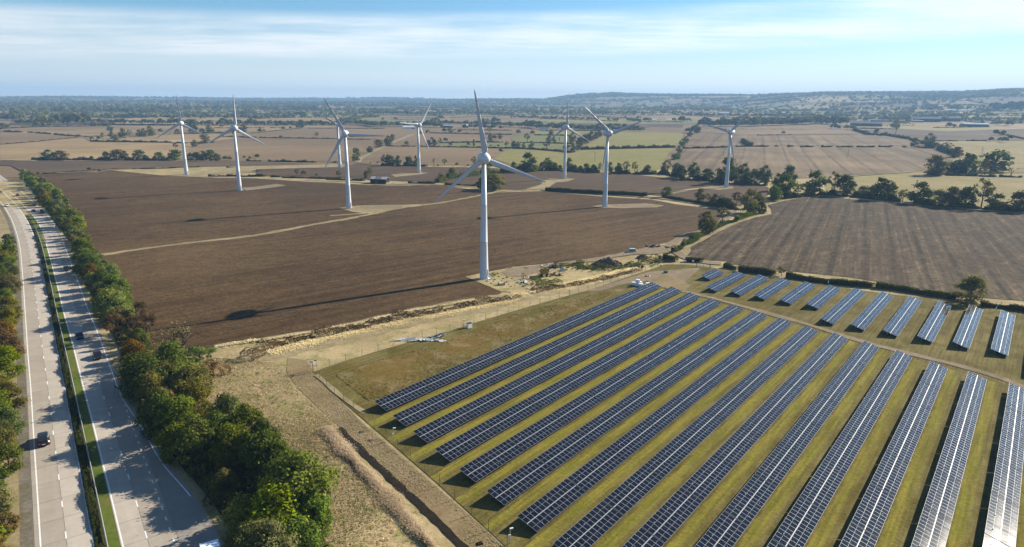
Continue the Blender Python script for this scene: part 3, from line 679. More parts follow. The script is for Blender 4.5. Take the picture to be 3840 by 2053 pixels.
TURB = [  # base pixel, yaw, blade phase, hub height, label
 ((700, 658), 17, 118.3, 41.3, 'white wind turbine farthest left, on a pale grass patch behind the dark ploughed field'),
 ((899.3, 717), 36, 1.5, 41.6, 'white wind turbine second from left, at the upper edge of the dark field'),
 ((1309, 783.7), 8, 92.3, 41.6, 'white wind turbine with a level blade pointing right, near the black barn'),
 ((1274.6, 629.8), 15, 60, 38.8, 'white wind turbine partly hidden behind the one near the barn'),
 ((1571.8, 651), 47, 35.5, 40.7, 'distant white wind turbine between the barn and the largest turbine'),
 ((1815.3, 1047), 12.4, 110.7, 40.9, 'nearest and largest white wind turbine, its long shadow across the brown field'),
 ((2116.5, 672.5), 21.8, 118.4, 41.0, 'distant white wind turbine just right of the largest one, one blade straight up'),
 ((2267.3, 777.6), 20.2, 71.3, 42.6, 'white wind turbine with one blade hanging down along its tower, right of the largest one'),
 ((2723, 705.2), -42, 44, 40.2, 'white wind turbine farthest right, in front of the hedgerow oaks')]
TPOS = []
for (b, yaw, ph, hh, lab) in TURB:
    p = G(*b); TPOS.append(p)
    t = empty('wind_turbine', p); tag(t, lab, 'wind turbine', 'wind turbines in the ploughed fields')
    tw = mobj('tower', TOWER, t); tw.scale = (1, 1, (hh-1.75)/38.6)
    mobj('plinth', PLINTH, t)
    ya = math.radians(yaw)
    da = math.radians(75)
    d = mobj('door', DOOR, tw, (math.sin(da)*1.44, -math.cos(da)*1.44+.0, 1.35), da); d.scale = (1, 1, 1)
    for rz_, rr_ in ((12.82, 1.222), (25.12, 1.02)):
        fl = mobj('flange_ring', FLANGE, tw, (0, 0, rz_)); fl.scale = (rr_, rr_, 1)
    mobj('steps', STEPS, t, (math.sin(da)*1.5, -math.cos(da)*1.5, 0), da)
    na = mobj('nacelle', NAC, t, (0, 0, hh), ya)
    hb = mobj('spinner', HUB, t, (0, 0, hh), ya)
    for k in range(3):
        bl = mobj('blade', BLADE, t)
        a = math.radians(ph)+k*2*PI/3
        bl.matrix_local = Matrix.Translation((0, 0, hh)) @ Matrix.Rotation(ya, 4, 'Z') @ Matrix.Translation((0, -2.2, 0)) @ Matrix.Rotation(a, 4, 'Y')

# ------------------------------------------------------------------ solar rows
PW, PH, GAPM, NCOL, TGAP = .945, 1.79, .09, 13, .20
def glassmat():
    m_, q = newmat('solar_glass'); oi = q('ShaderNodeObjectInfo', out=5); c = q('ShaderNodeTexCoord', out=3)
    n = q.noise(c, .5, 3)
    col = q.mix(oi, (.003, .003, .005), (.006, .006, .010))
    return finish(m_, q, col, q.m("ADD", .035, q.m("MULTIPLY", n, .05)), .45)
M['glass'] = glassmat()
M['backsheet'] = plain('panel_back', (.12, .12, .13), .7, .3)
M['mid_line'] = plain('cell_gap', (.33, .36, .40), .5, .3, 0, .02)
def panel_mesh():
    mb = MB(); w_, h_, t = PW/2, PH/2, .04; fr = .021
    o = [(-w_, -h_), (w_, -h_), (w_, h_), (-w_, h_)]; i_ = [(-w_+fr, -h_+fr), (w_-fr, -h_+fr), (w_-fr, h_-fr), (-w_+fr, h_-fr)]
    v = [(x, y, 0) for x, y in o]+[(x, y, 0) for x, y in i_]+[(x, y, -t) for x, y in o]
    mb.add(v, [(0, 1, 5, 4), (1, 2, 6, 5), (2, 3, 7, 6), (3, 0, 4, 7), (0, 8, 9, 1), (1, 9, 10, 2), (2, 10, 11, 3), (3, 11, 8, 0)], 0)
    mb.add([(x, y, -t) for x, y in o], [(3, 2, 1, 0)], 2)
    gy = .010
    for y0, y1 in ((-h_+fr, -gy), (gy, h_-fr)): mb.add([(-w_+fr, y0, -.004), (w_-fr, y0, -.004), (w_-fr, y1, -.004), (-w_+fr, y1, -.004)], [(0, 1, 2, 3)], 1)
    mb.add([(-w_+fr, -gy, -.003), (w_-fr, -gy, -.003), (w_-fr, gy, -.003), (-w_+fr, gy, -.003)], [(0, 1, 2, 3)], 3)
    return mb.mesh('panel', [M['alu'], M['glass'], M['backsheet'], M['mid_line']])
PANEL = panel_mesh()
def frame_mesh(n):
    mb = MB(); L = n*(PW+.022); mid = PH+GAPM/2
    for y, w_, mi in ((.4, .07, 0), (1.3, .07, 0), (mid, .07, 1), (2.2, .07, 0), (3.05, .07, 0)): mb.box((L/2, y, -.075 if mi == 0 else -.05), (L, w_, .06), mi)
    k = max(2, int(L/3.1))
    for i in range(k):
        x = (i+.5)*L/k; mb.box((x, mid, -.15), (.08, 2*PH-.3, .08))
    return mb.mesh('mounting_frame', [M['steel'], M['alu']])
FRAMES = {}
def legm(h):
    mb = MB(); mb.box((0, 0, h/2), (.09, .13, h)); return mb.mesh('leg', M['steel'])
LEGF, LEGB = legm(.92), legm(1.66)
ct, st_ = math.cos(TILT), math.sin(TILT)
ROWM = Matrix(((RD.x, -RP.x*ct, RP.x*st_, 0), (RD.y, -RP.y*ct, RP.y*st_, 0), (0, st_, ct, 0), (0, 0, 0, 1)))
NPAN = 0
def solar_row(low_near, length, label, group):
    """low_near: near end of the row's low edge"""
    global NPAN
    root = empty('solar_panel_row', (low_near[0], low_near[1], 0)); tag(root, label, 'solar panels', group)
    s = 0.
    while s < length-1.5:
        n = min(NCOL, int((length-s)/(PW+.022)+.3))
        if n < 2: break
        if n not in FRAMES: FRAMES[n] = frame_mesh(n)
        L = n*(PW+.022)
        fo = mobj('mounting_frame', FRAMES[n], root)
        jit = Matrix.Rotation(RNG.normal(0, .0022), 4, 'X') @ Matrix.Rotation(RNG.normal(0, .0012), 4, 'Y')
        Mf = Matrix.Translation((RD.x*s, RD.y*s, LOW_Z)) @ ROWM @ jit
        fo.matrix_local = Mf
        for i in range(n):
            for k in range(2):
                p = mobj('panel', PANEL, fo); NPAN += 1
                p.matrix_local = Matrix.Translation(((i+.5)*(PW+.022), PH/2+k*(PH+GAPM), 0)) @ Matrix.Rotation(RNG.normal(0, .0022), 4, 'X') @ Matrix.Rotation(RNG.normal(0, .0018), 4, 'Y')
        inv = Mf.inverted()
        for i in range(3 if n > 6 else 2):
            x = (i+.5)*L/(3 if n > 6 else 2)
            for y, lm in ((.55, LEGF), (2.75, LEGB)):
                lg = mobj('leg', lm, fo); lg.matrix_parent_inverse = Matrix()
                pos = Mf @ Vector((x, y, -.2)); lg.matrix_local = inv @ Matrix.Translation((pos.x, pos.y, 0)) @ Matrix.Rotation(-ROW_AZ, 4, 'Z')
        s += L+TGAP
ORD = ['first', 'second', 'third', 'fourth', 'fifth', 'sixth', 'seventh', 'eighth', 'ninth', 'tenth', 'eleventh', 'twelfth', 'thirteenth', 'fourteenth', 'fifteenth', 'sixteenth']
def ordn(i):
    if i < len(ORD): return ORD[i]
    n = i+1; return f"{n}{'th' if 10 <= n % 100 <= 20 else {1: 'st', 2: 'nd', 3: 'rd'}.get(n % 10, 'th')}"
ne = np.polyfit(idx[:8], [c[0] for c in na_], 1)
for i, f_ in enumerate(fa):
    b = float(np.polyval(pit, i))
    a0 = na_[i][0] if i < 8 else max(float(np.polyval(ne, i)), f_[0]-118)
    p = RD*a0+RP*b
    lab = f'long dark solar panel row, {ORD[i]} from the olive long grass in the large block' if i else 'long solar panel row bordering the olive long grass, nearest the wind turbines'
    solar_row((p.x, p.y), f_[0]-a0, lab, 'solar panel rows of the large block')
def Tq(z_, *a): return px(z_, *a)
fb = [(('T', 475, 320), ('T', 745, 185)), (('T', 570, 522), ('T', 1115, 245)), (('T', 978, 590), ('T', 1505, 305)), (('T', 1400, 662), ('H', 213, 478)), (('H', 188, 668), ('H', 425, 512)), (('H', 418, 706), ('H', 642, 545)), (('H', 540, 838), ('H', 870, 572)), (('H', 800, 888), ('H', 1108, 605)), (('H', 1080, 940), ('H', 1358, 645)), (('H', 1380, 992), ('H', 1617, 685)), (('H', 1690, 1045), ('H', 1888, 722)), (('H', 2020, 1105), ('H', 2170, 768)), (('H', 2330, 1290), ('H', 2470, 815))]
for i, (a, b) in enumerate(fb):
    A_, B_ = rowcoord(G(*px(*a), LOW_Z)), rowcoord(G(*px(*b), LOW_Z))
    p = RD*A_[0]+RP*(.5*(A_[1]+B_[1]))
    lab = f'short solar panel row beyond the dirt track, {ORD[i]} counting from the field gate'
    solar_row((p.x, p.y), B_[0]-A_[0], lab, 'short solar panel rows beyond the dirt track')

# ------------------------------------------------------------------ foliage
def leaf_quads(C, Nn, S, asp=.75):
    n = len(C); t = RNG.normal(size=(n, 3)); t -= (t*Nn).sum(1)[:, None]*Nn; t /= np.linalg.norm(t, axis=1)[:, None]+1e-9
    b = np.cross(Nn, t); S = np.asarray(S).reshape(-1, 1); h = S*.5
    e = RNG.uniform(-.25, .25, (n, 4, 1))*S[:, None]
    V = np.stack([C-t*h*1.1, C-b*h*asp, C+t*h*1.1, C+b*h*asp], 1)
    V[:, 1] += Nn*h*.35; V[:, 3] += Nn*h*.35
    return V+e*t[:, None]*.5
def unit(v): return v/(np.linalg.norm(v, axis=-1, keepdims=True)+1e-9)
def crown_shape(seed, style, n, leaf):
    """leaf clumps in a crown one unit tall and one unit wide, standing on z = 0"""
    g = np.random.default_rng(seed)
    z0, nb, rb = {'round': (.04, 26, .20), 'tall': (.02, 26, .18), 'bushy': (.0, 22, .22), 'sparse': (.26, 20, .14), 'dome': (.02, 28, .20)}[style]
    cen, rad = [], []
    for k in range(nb):
        u = g.uniform(0, 1); zc = z0+rb*.7+(1-z0-rb*1.5)*u
        prof = {'round': math.sin(PI*min(1, .24+.74*u))**.6, 'tall': math.sin(PI*min(1, .2+.72*u))**.8, 'bushy': math.cos(u*PI/2*.92)**.55, 'sparse': .55+.45*math.sin(PI*u), 'dome': math.cos(u*PI/2*.95)**.45}[style]
        rr = max(0, .5*prof-rb*.62)*math.sqrt(g.uniform(.35, 1)); a = k*2.399+g.uniform(-.5, .5)
        cen.append((rr*math.cos(a), rr*math.sin(a), zc)); rad.append(rb*g.uniform(.62, 1.15))
    if style != 'sparse':
        for k in range(8):
            a = k*.785+g.uniform(-.3, .3); rr = g.uniform(.16, .34); cen.append((rr*math.cos(a), rr*math.sin(a), g.uniform(.07, .16))); rad.append(rb*g.uniform(.6, .8)); nb += 1
    cen, rad = np.array(cen), np.array(rad)
    w_ = rad**2; i = g.choice(nb, n, p=w_/w_.sum())
    d = unit(g.normal(size=(n, 3))); d[:, 2] = np.where(d[:, 2] < -.3, -d[:, 2]*.5, d[:, 2]); d = unit(d)
    bump = .82+.30*np.sin(d[:, 0]*7+i)*np.sin(d[:, 1]*6+2*i)*np.sin(d[:, 2]*6+3*i)
    P = cen[i]+d*(rad[i]*bump*np.where(g.random(n) < .16, g.uniform(1.0, 1.45, n), g.uniform(.68, 1.08, n)))[:, None]*np.array([1, 1, .85])
    Nn = unit(d+g.normal(size=(n, 3))*.45+np.array([0, 0, .15]))
    tint = np.clip(.5+(g.random(nb)[i]-.5)*.7+(g.random(n)-.5)*.55, 0, 1)
    P[:, 2] = np.maximum(P[:, 2], .02)
    V = leaf_quads(P, Nn, leaf*g.uniform(.6, 1.35, n))
    return V, tint
def trunk_mesh(seed, style):
    g = random.Random(seed); mb = MB()
    top = .62 if style != 'sparse' else .8
    b = (g.uniform(-.03, .03), g.uniform(-.03, .03))
    mb.tube([(0, 0, -.02), (b[0]*.5, b[1]*.5, top*.35), (b[0], b[1], top*.7), (b[0]*1.6, b[1]*1.6, top+.15)], [.034, .026, .018, .005], 6)
    for k in range(7):
        a = k*2.4+g.uniform(-.3, .3); z = top*(.35+.09*k); r = g.uniform(.2, .34)
        mb.tube([(b[0]*z/top, b[1]*z/top, z), (math.cos(a)*r*.5, math.sin(a)*r*.5, z+.10), (math.cos(a)*r, math.sin(a)*r, z+.17+g.uniform(0, .1))], [.014, .010, .003], 5, cap=False)
    return mb.mesh('trunk', M['bark'])
def bare_mesh(seed):
    g = random.Random(seed); mb = MB(); tips = []
    def br(p, d, L, r, lev):
        q1 = p+d*L*.5+Vector((g.uniform(-.06, .06), g.uniform(-.06, .06), 0))*L; q2 = p+d*L+Vector((g.uniform(-.1, .1), g.uniform(-.1, .1), .05))*L
        mb.tube([p, q1, q2], [r, r*.8, r*.55], 5 if lev < 2 else 3, cap=False)
        if lev >= 4: tips.append(q2); return
        for k in range(g.choice((2, 3, 3)) if lev else 4):
            dd = (d+Vector((g.uniform(-1, 1), g.uniform(-1, 1), g.uniform(-.15, .6)))*.75).normalized(); br(q2 if g.random() < .6 else q1, dd, L*g.uniform(.62, .82), r*.52, lev+1)
    br(Vector((0, 0, -.02)), Vector((0, 0, 1)), .30, .046, 0)
    me = mb.mesh('trunk', M['bark'])
    T_ = np.array([tuple(t) for t in tips]); T_ = np.repeat(T_, 3, 0)+RNG.normal(size=(len(T_)*3, 3))*.02
    V = leaf_quads(T_, unit(RNG.normal(size=T_.shape)), np.full(len(T_), .035))
    return me, quads_mesh('crown', V, M['leaf_pale'], RNG.random(len(T_)))
STY = ['round', 'tall', 'bushy', 'sparse', 'dome']
CROWN, TRUNK = {}, {}
for s in STY:
    for lod, (nl, lf) in {'near': (6200, .042), 'mid': (1300, .082), 'far': (420, .13)}.items():
        if s == 'sparse': nl = int(nl*.55); lf *= .85
        for k in range(3 if lod == 'near' else 2):
            V, t = crown_shape(100+STY.index(s)*17+k*5+len(lod), s, nl, lf)
            CROWN[s, lod, k] = quads_mesh('crown', V, M['leaf_mid'], t)
    for k in range(2): TRUNK[s, k] = trunk_mesh(STY.index(s)*3+k, s)
BARE = [bare_mesh(5), bare_mesh(9)]
TREES = 0
def tree(p, h, w_, leaf, style, label, group, name=None):
    global TREES; TREES += 1
    d = math.hypot(p[0], p[1])
    bush = style == 'bushy' and h < 4.5
    t = empty(name or ('bush' if bush else ('bare_tree' if style == 'bare' else 'tree')), p, RNG.uniform(0, 6.28)); tag(t, label, 'bush' if bush else 'tree', group)
    if style == 'bare':
        tm, cm = BARE[TREES % 2]; a = mobj('trunk', tm, t); b = mobj('crown', cm, t); a.scale = b.scale = (max(w_, h*.6)*1.0, max(w_, h*.6)*1.0, h*.95)
        return t
    lod = 'near' if d < 300 else ('mid' if d < 620 else 'far')
    a = mobj('trunk', TRUNK[style, TREES % 2], t); a.scale = (max(w_, h*.6), max(w_, h*.6), h)
    b = mobj('crown', CROWN[style, lod, TREES % (3 if lod == 'near' else 2)], t)
    b.scale = (w_*RNG.uniform(.92, 1.08), w_*RNG.uniform(.92, 1.08), h)
    b.material_slots[0].link = 'OBJECT'; b.material_slots[0].material = M[leaf]
    return t
CNAME = {'leaf_dark': 'dark green', 'leaf_mid': 'mid green', 'leaf_bright': 'bright green', 'leaf_olive': 'olive', 'leaf_yellow': 'yellow-green', 'leaf_orange': 'russet', 'leaf_grey': 'grey-green', 'leaf_pale': 'pale thin', 'leaf_brown': 'brown'}
SH = {'d': 'leaf_dark', 'm': 'leaf_mid', 'b': 'leaf_bright', 'o': 'leaf_olive', 'y': 'leaf_yellow', 'r': 'leaf_orange', 'g': 'leaf_grey', 'p': 'leaf_pale', 'n': 'leaf_brown'}
ST = {'R': 'round', 'T': 'tall', 'B': 'bushy', 'S': 'sparse', 'D': 'dome', 'X': 'bare'}
SMALL = []
def tree_row(zone, spec, where, group):
    """spec items: x,y,height,width (zone pixels at the foot), leaf letter, form letter"""
    items = [it.split(',') for it in spec.split()]
    items.sort(key=lambda it: float(it[0]))
    cnt = {}
    tot = {}
    for it in items: tot[it[4]+it[5]] = tot.get(it[4]+it[5], 0)+1
    for it in items:
        x, y, h, w_ = map(float, it[:4]); lf, fm = SH[it[4]], ST[it[5]]
        p = gp(zone, x, y); s = dist(p)/FPX/ZONES[zone][2]
        if h/ZONES[zone][2] < 20.5 and fm != 'bare': SMALL.append((p, h*s, lf)); continue
        k = it[4]+it[5]; i = cnt.get(k, 0); cnt[k] = i+1
        hh, ww = h*s*1.03, w_*s
        what = 'leafless tree' if fm == 'bare' else ('bush' if fm == 'bushy' and hh < 4.5 else {'round': 'round tree', 'tall': 'tall tree', 'bushy': 'low-branched tree', 'sparse': 'open tree', 'dome': 'domed tree'}[fm])
        col = '' if fm == 'bare' else CNAME[lf]+' '
        lab = f"{col}{what} {where}" if tot[k] == 1 else f"{col}{what}, {ORD[i] if i < len(ORD) else ordn(i)} from the left {where}"
        tree(p, hh, ww, lf, fm, lab.strip(), group)

# ---- hedges
def hedge(pts, h, w_, label, mat='hedge', gappy=0., group='field hedges', name='hedge', kind=None, cat='hedge', rough=.25, core=True):
    Q = resample(pts, 1., 1); d = float(np.hypot(Q[:, 0], Q[:, 1]).mean()); sz = min(max(d/750*.55, .30), 1.3)*min(1., .5+h/4); L = len(Q)
    if L < 3: return None
    nn = normals2(Q); per = max(2., 1.5*(2*h+w_)/(sz*sz*.8)); n = int(min(per*L, 26000))
    i = RNG.integers(0, L-1, n); f = RNG.random(n)[:, None]; B = Q[i]*(1-f)+Q[i+1]*f
    keep = np.ones(n, bool)
    wob = .85+rough*np.sin(i*.31+Q[0, 0])+rough*.7*np.sin(i*.83+1)+rough*.5*np.sin(i*1.9)
    if gappy: keep = np.sin(i*.21+Q[0, 1])+np.sin(i*.077+Q[0, 0]) > -1.4+2*gappy
    a = RNG.uniform(-.12, PI+.12, n); ex = np.abs(np.cos(a))**.6*np.sign(np.cos(a)); ez = np.abs(np.sin(a))**.6
    hh = np.maximum(h*wob, .25*h)
    C = np.c_[B+nn[i]*(ex*w_/2*(.9+.2*wob))[:, None], ez*hh*RNG.uniform(.86, 1.05, n)]
    C[:, 2] += terrain(B[:, 0], B[:, 1])
    Nn = unit(np.c_[nn[i]*np.cos(a)[:, None], np.sin(a)+.1]+RNG.normal(size=(n, 3))*.45)
    V = leaf_quads(C[keep], Nn[keep], sz*RNG.uniform(.7, 1.3, keep.sum()))
    tint = np.clip(.45+.25*np.sin(i*.5)+RNG.normal(size=n)*.22, 0, 1)[keep]
    if core:   # twiggy heart, so that no light falls through
        s = max(1, int(d/250)); K = np.arange(0, L-1, s); hv = np.maximum(h*(.85+rough*np.sin(K*.31+Q[0, 0])+rough*.7*np.sin(K*.83+1)), .25*h)*.80
        Z = terrain(Q[K, 0], Q[K, 1]); Aq, Bq = Q[K]-nn[K]*w_*.36, Q[K]+nn[K]*w_*.36
        ok = np.ones(len(K), bool) if not gappy else (np.sin(K*.21+Q[0, 1])+np.sin(K*.077+Q[0, 0]) > -1.4+2*gappy)
        cq = []
        for k in range(len(K)-1):
            if not (ok[k] and ok[k+1]): continue
            a0, a1 = (*Aq[k], Z[k]), (*Aq[k+1], Z[k+1]); b0, b1 = (*Bq[k], Z[k]), (*Bq[k+1], Z[k+1])
            up = lambda p, e: (p[0], p[1], p[2]+e)
            cq += [(a0, a1, up(a1, hv[k+1]), up(a0, hv[k])), (b1, b0, up(b0, hv[k]), up(b1, hv[k+1])), (up(a0, hv[k]), up(a1, hv[k+1]), up(b1, hv[k+1]), up(b0, hv[k]))]
        if cq: V = np.r_[V, np.array(cq)]; tint = np.r_[tint, np.full(len(cq), .1)]
    o = mobj(name, quads_mesh(name, V, M[mat], tint))
    tag(o, label, None if kind else cat, None if kind else group, kind); return o
H = hedge
def HH(s, hpx, label, **k):
    P = pl(s); z = [t for t in s.split() if ',' not in t][0]; d = np.mean([dist(p) for p in P]); h = hpx/ZONES[z][2]*d/FPX
    return hedge(P, max(h, 1.0), k.pop('w', max(1.6, h*.9)), label, **k)

# hedges, far to near
HH('a 0,578 180,590 260,593 350,596 430,600 700,620 1000,648 1260,660', 20, 'dark low hedge running down to the fork between the two left-hand stubble fields', gappy=.25)
HH('a 0,780 80,778 600,735 1200,672', 14, 'thin brown hedge between the two pale stubble fields at the far left', mat='bramble')
HH('a 1365,735 1700,738 2250,745 2576,755', 24, 'dark straight hedge in the pale stubble left of the leftmost turbine')
HH('a 1270,662 1500,655 1700,648 2000,640 2576,625', 10, 'faint hedge under the row of stubble-field trees')
HH('a 480,1010 900,1008 1500,1008 2100,1012 2576,1015', 30, 'thick dark hedge along the foot of the large pale stubble field', rough=.4)
HH('a 650,1225 1000,1200 1330,1172', 16, 'low green hedge at the upper left edge of the ploughed field')
HH('a 1400,1168 1700,1155 2030,1145', 10, 'scrappy weed hedge beside the pale margin of the ploughed field', mat='bramble')
HH('a 2000,1150 2300,1145 2576,1138 b 150,1128 440,1120', 16, 'dark hedge behind the leftmost turbine')
HH('a 0,545 500,520 900,510 1650,502', 18, 'dark hedge along the top of the far-left pasture')
HH('a 1260,478 1700,482 2576,490', 20, 'dark hedge under the tree line at far left')
HH('b 0,490 800,492 1600,490 2500,492', 18, 'long dark hedge at the foot of the distant tree belt behind the left turbines')
HH('b 570,1268 900,1266 1440,1262', 34, 'trimmed dark hedge just right of the second turbine base')
HH('b 1510,1270 1660,1270', 26, 'short trimmed dark hedge stub between two longer ones')
HH('b 1680,1282 2100,1290 2576,1302 B 600,860 940,872', 26, 'trimmed dark hedge leading to the barn')
HH('b 780,662 1000,668 1290,678', 18, 'dark hedge behind the second turbine')
HH('b 1345,680 1700,685 2510,695', 18, 'dark straight hedge with one round bush in the brown stubble')
HH('b 50,622 800,606', 20, 'dark hedge behind the hub of the leftmost turbine')
HH('b 0,760 260,762', 22, 'dark hedge crossing the leftmost turbine tower')
HH('b 415,768 660,748', 22, 'dark hedge stub right of the leftmost turbine tower')
HH('b 1150,530 1420,528', 12, 'short dark hedge left of the field corner trees')
HH('b 1505,530 1720,530', 12, 'short dark hedge below a lone tree in the far stubble')
HH('b 660,530 920,532', 12, 'short dark hedge behind the second turbine hub')
HH('b 1150,618 1500,585 1970,538', 12, 'thin diagonal hedge climbing to the far tree belt', mat='hedge_bright')
HH('b 2080,535 2500,538', 10, 'low hedge below the far tree belt')
HH('b 840,1130 980,1128', 22, 'small dark hedge left of the second turbine tower')
HH('b 915,1025 1370,1030 2000,1045 2500,1050', 26, 'gappy dark hedge along the foot of the brown stubble behind the third turbine', gappy=.35, rough=.45)
HH('c 80,702 440,706', 16, 'dark hedge right of the third turbine hub')
HH('c 0,538 410,540', 12, 'thin dark hedge left of the distant farm')
HH('c 425,540 655,538', 12, 'thin dark hedge stub left of the distant farm')
HH('c 600,800 800,808 1130,812', 18, 'dark hedge left of the turbine by the barn gap')
HH('c 1200,815 1600,820 2000,825 2576,838', 20, 'dark hedge along the near edge of the green pasture')
HH('c 1510,758 2000,748 2450,748', 22, 'dark hedge along the far edge of the green pasture')
HH('c 1340,605 1900,615 2576,630', 14, 'long thin hedge right of the distant farm')
HH('c 1700,560 2576,565', 12, 'upper thin hedge below the farm trees')
HH('c 750,410 1200,395 1570,382', 10, 'thin hedge on the far brown rise', mat='hedge')
HH('c 850,350 1300,348 1750,352', 10, 'far dark hedge on the skyline of the brown rise')
HH('c 1640,380 2000,365 2420,358', 10, 'far hedge right of the brown rise')
HH('d 0,835 400,855 780,888 910,905', 28, 'dark hedge at the near edge of the tree-dotted pasture')
HH('d 120,750 480,755 940,768', 14, 'hedge across the middle of the tree-dotted pasture')
HH('d 340,640 880,645', 20, 'hedge at the back of the tree-dotted pasture')
HH('d 1040,858 1400,850 1900,838 2460,825', 46, 'thick dark hedge dividing the two yellow-green fields')
HH('d 420,390 900,405 1600,432', 14, 'far dark hedge beyond the yellow-green fields')
HH('d 240,438 830,445', 8, 'thin hedge on the far tan field')
HH('d 930,570 1250,578', 14, 'dark hedge under the far trees left of the upper yellow-green field')
HH('d 2010,440 2576,445', 14, 'far dark hedge below the white sheds')
HH('e 0,838 300,832 680,822', 24, 'dark hedge left of the rightmost turbine')
HH('e 800,812 1040,808 1300,810', 22, 'dark hedge right of the rightmost turbine')
HH('e 1390,810 1440,810', 20, 'single hedge clump in the gappy row between the striped fields')
HH('e 1580,812 1670,812', 24, 'hedge clump in the gappy row, first past the ditch')
HH('e 1770,813 1980,815', 20, 'hedge clump in the gappy row, second past the ditch')
HH('e 2090,815 2260,817', 26, 'hedge clump in the gappy row, third past the ditch')
HH('e 2320,818 2576,818', 20, 'hedge clump in the gappy row, fourth past the ditch')
HH('f 50,818 330,818', 20, 'gappy hedge clumps between the striped fields', gappy=.4)
HH('f 380,815 800,818', 22, 'hedge clumps near the right end of the gappy row', gappy=.2)
HH('f 960,822 1250,830', 16, 'hedge at the right end of the gappy row')
HH('e 900,735 970,785 1040,808', 50, 'short dark hedge kinking through the striped stubble', w=5)
HH('e 1120,642 1640,638', 14, 'thin hedge with a lone round tree')
HH('e 350,545 1000,548 1950,552', 8, 'faint hedge line on the upper right stubble', mat='bramble')
HH('f 0,562 130,600 240,635 500,645 840,700', 30, 'dark hedge sloping down from the industrial sheds')
HH('f 850,710 960,740 1080,772', 30, 'dark hedge continuing down past the grey trees')
HH('f 1290,850 1380,890 1500,930', 60, 'dark hedge along the edge of the golden field', w=6)
HH('f 1420,1248 1600,1252 1870,1258', 34, 'dark hedge under the tree trio at the right', w=4)
HH('f 1900,1265 2160,1272', 30, 'dark hedge between the big dome tree and the bare tree')
HH('f 2200,1272 2550,1280', 30, 'dark hedge by the bare tree at the right edge')
HH('f 1210,530 1600,525 2070,520', 14, 'dark hedge in front of the industrial yard')
HH('f 0,540 400,540 560,545', 10, 'low hedge in front of the long dark shed')
HH('f 1560,392 2000,385 2520,380', 14, 'far dark hedge right of the industrial sheds')
HH('f 1220,725 1570,725', 10, 'thin hedge at the top of the golden field')
HH('f 1710,722 2010,722', 14, 'darker hedge at the top of the golden field')
HH('f 2200,630 2330,645 2576,700', 18, 'hedge running to the right edge of the photo below the far trees')
HH('f 1580,415 2000,470 2576,460', 12, 'thin hedge across the far brown field')
HH('B 1310,892 1440,895 1540,900', 20, 'dark hedge right of the barn')
HH('B 1625,908 1750,912 1900,920', 20, 'dark hedge left of the big bush behind the nearest turbine')
HH('B 1560,888 1660,858 1780,838', 44, 'shaggy green hedge climbing behind the nearest turbine blades', mat='hedge_bright', rough=.5)
HH('B 1800,840 2000,812 2203,805 C 100,795 230,785', 46, 'shaggy olive hedge behind the nearest turbine hub', mat='hedge_bright', rough=.5)
HH('C 290,958 500,972 780,988 1160,1006', 40, 'long clipped dark hedge beside the farm track', rough=.06)
HH('C 1300,1015 1420,1038 1560,1060 1700,1085', 30, 'clipped hedge along the bend of the farm track', rough=.12)
HH('C 1700,1085 1800,1100 1950,1125', 60, 'tall shaggy hedge under the track-side trees', rough=.5)
HH('N 1250,770 1320,755 1380,735', 50, 'dark clipped hedge block on the track, below the fresh green one', mat='hedge', rough=.1)
HH('N 1380,722 1500,680 1640,635', 70, 'fresh green clipped hedge at the corner of the tramline field', mat='hedge_bright', rough=.1)
HH('N 1095,840 1180,800 1240,775', 60, 'yellowish hedge piece beside the two track trees', mat='hedge_bright', rough=.4)
HH('N 980,905 1050,870 1095,840', 40, 'low weedy hedge at the foot of the two track trees', mat='hedge_bright', rough=.5)
HH('N 790,985 860,965 950,920', 60, 'dark green hedge lump left of the two track trees', mat='hedge_bright', rough=.3)
HH('N 640,1075 720,1050 820,990', 90, 'rounded fresh green hedge lump by the track bend', mat='hedge_bright', rough=.25)
HH('N 460,1185 540,1160 640,1075', 60, 'straggling hedge end at the track junction', mat='hedge_bright', rough=.5)
HH('Q 2230,225 2350,235 2500,240', 110, 'dark clipped hedge left of the field gate', rough=.2)
HH('N 650,1310 780,1315 905,1320', 78, 'square clipped hedge standing alone beside the field gate', rough=.05)
HH('G 1825,352 1900,370 1940,380', 46, 'rounded hedge end right of the field gate', rough=.15)
HH('G 1945,388 2100,402 2203,418 H 70,425', 56, 'long clipped hedge behind the short solar rows, gate end', rough=.06)
HH('H 155,440 400,480 700,512 920,530', 50, 'clipped hedge behind the short solar rows, left of its pale gap', rough=.1)
HH('H 925,530 1100,550 1400,600 1650,635', 50, 'clipped hedge behind the short solar rows, left of the single tree', rough=.08)
HH('H 1830,690 2000,705 2203,735 S 3960,1190', 46, 'rounded hedge behind the short solar rows, right of the single tree', rough=.2)

HH('C 1450,872 1560,866 1700,874 1850,900 2000,905 2203,915', 42, 'dark scrub under the trees round the rightmost turbine base', rough=.6)
HH('D 30,1040 250,1015 400,992 560,1000 700,1005 960,1035 1150,1055', 36, 'dark scrub under the left half of the long hedgerow', rough=.6, gappy=.15)
HH('D 1250,1066 1465,1090 1700,1104 1955,1124 2203,1142', 34, 'dark scrub under the right half of the long hedgerow', rough=.6, gappy=.15)
HH('d 0,1180 240,1200 440,1172 722,1180 950,1190 1232,1210 1322,1210', 62, 'dark scrub under the trees left of the down-blade turbine', rough=.6)
HH('d 1480,1206 1720,1222 2040,1232 2280,1226 2576,1285', 60, 'dark scrub under the trees right of the down-blade turbine', rough=.6)
HH('c 600,1104 855,1104 1125,1108 1300,1108', 40, 'dark scrub under the clump beyond the barn', rough=.6)
HH('D 1400,826 1580,806 1720,808', 46, 'dark scrub under the tree trio by the golden field', rough=.6)
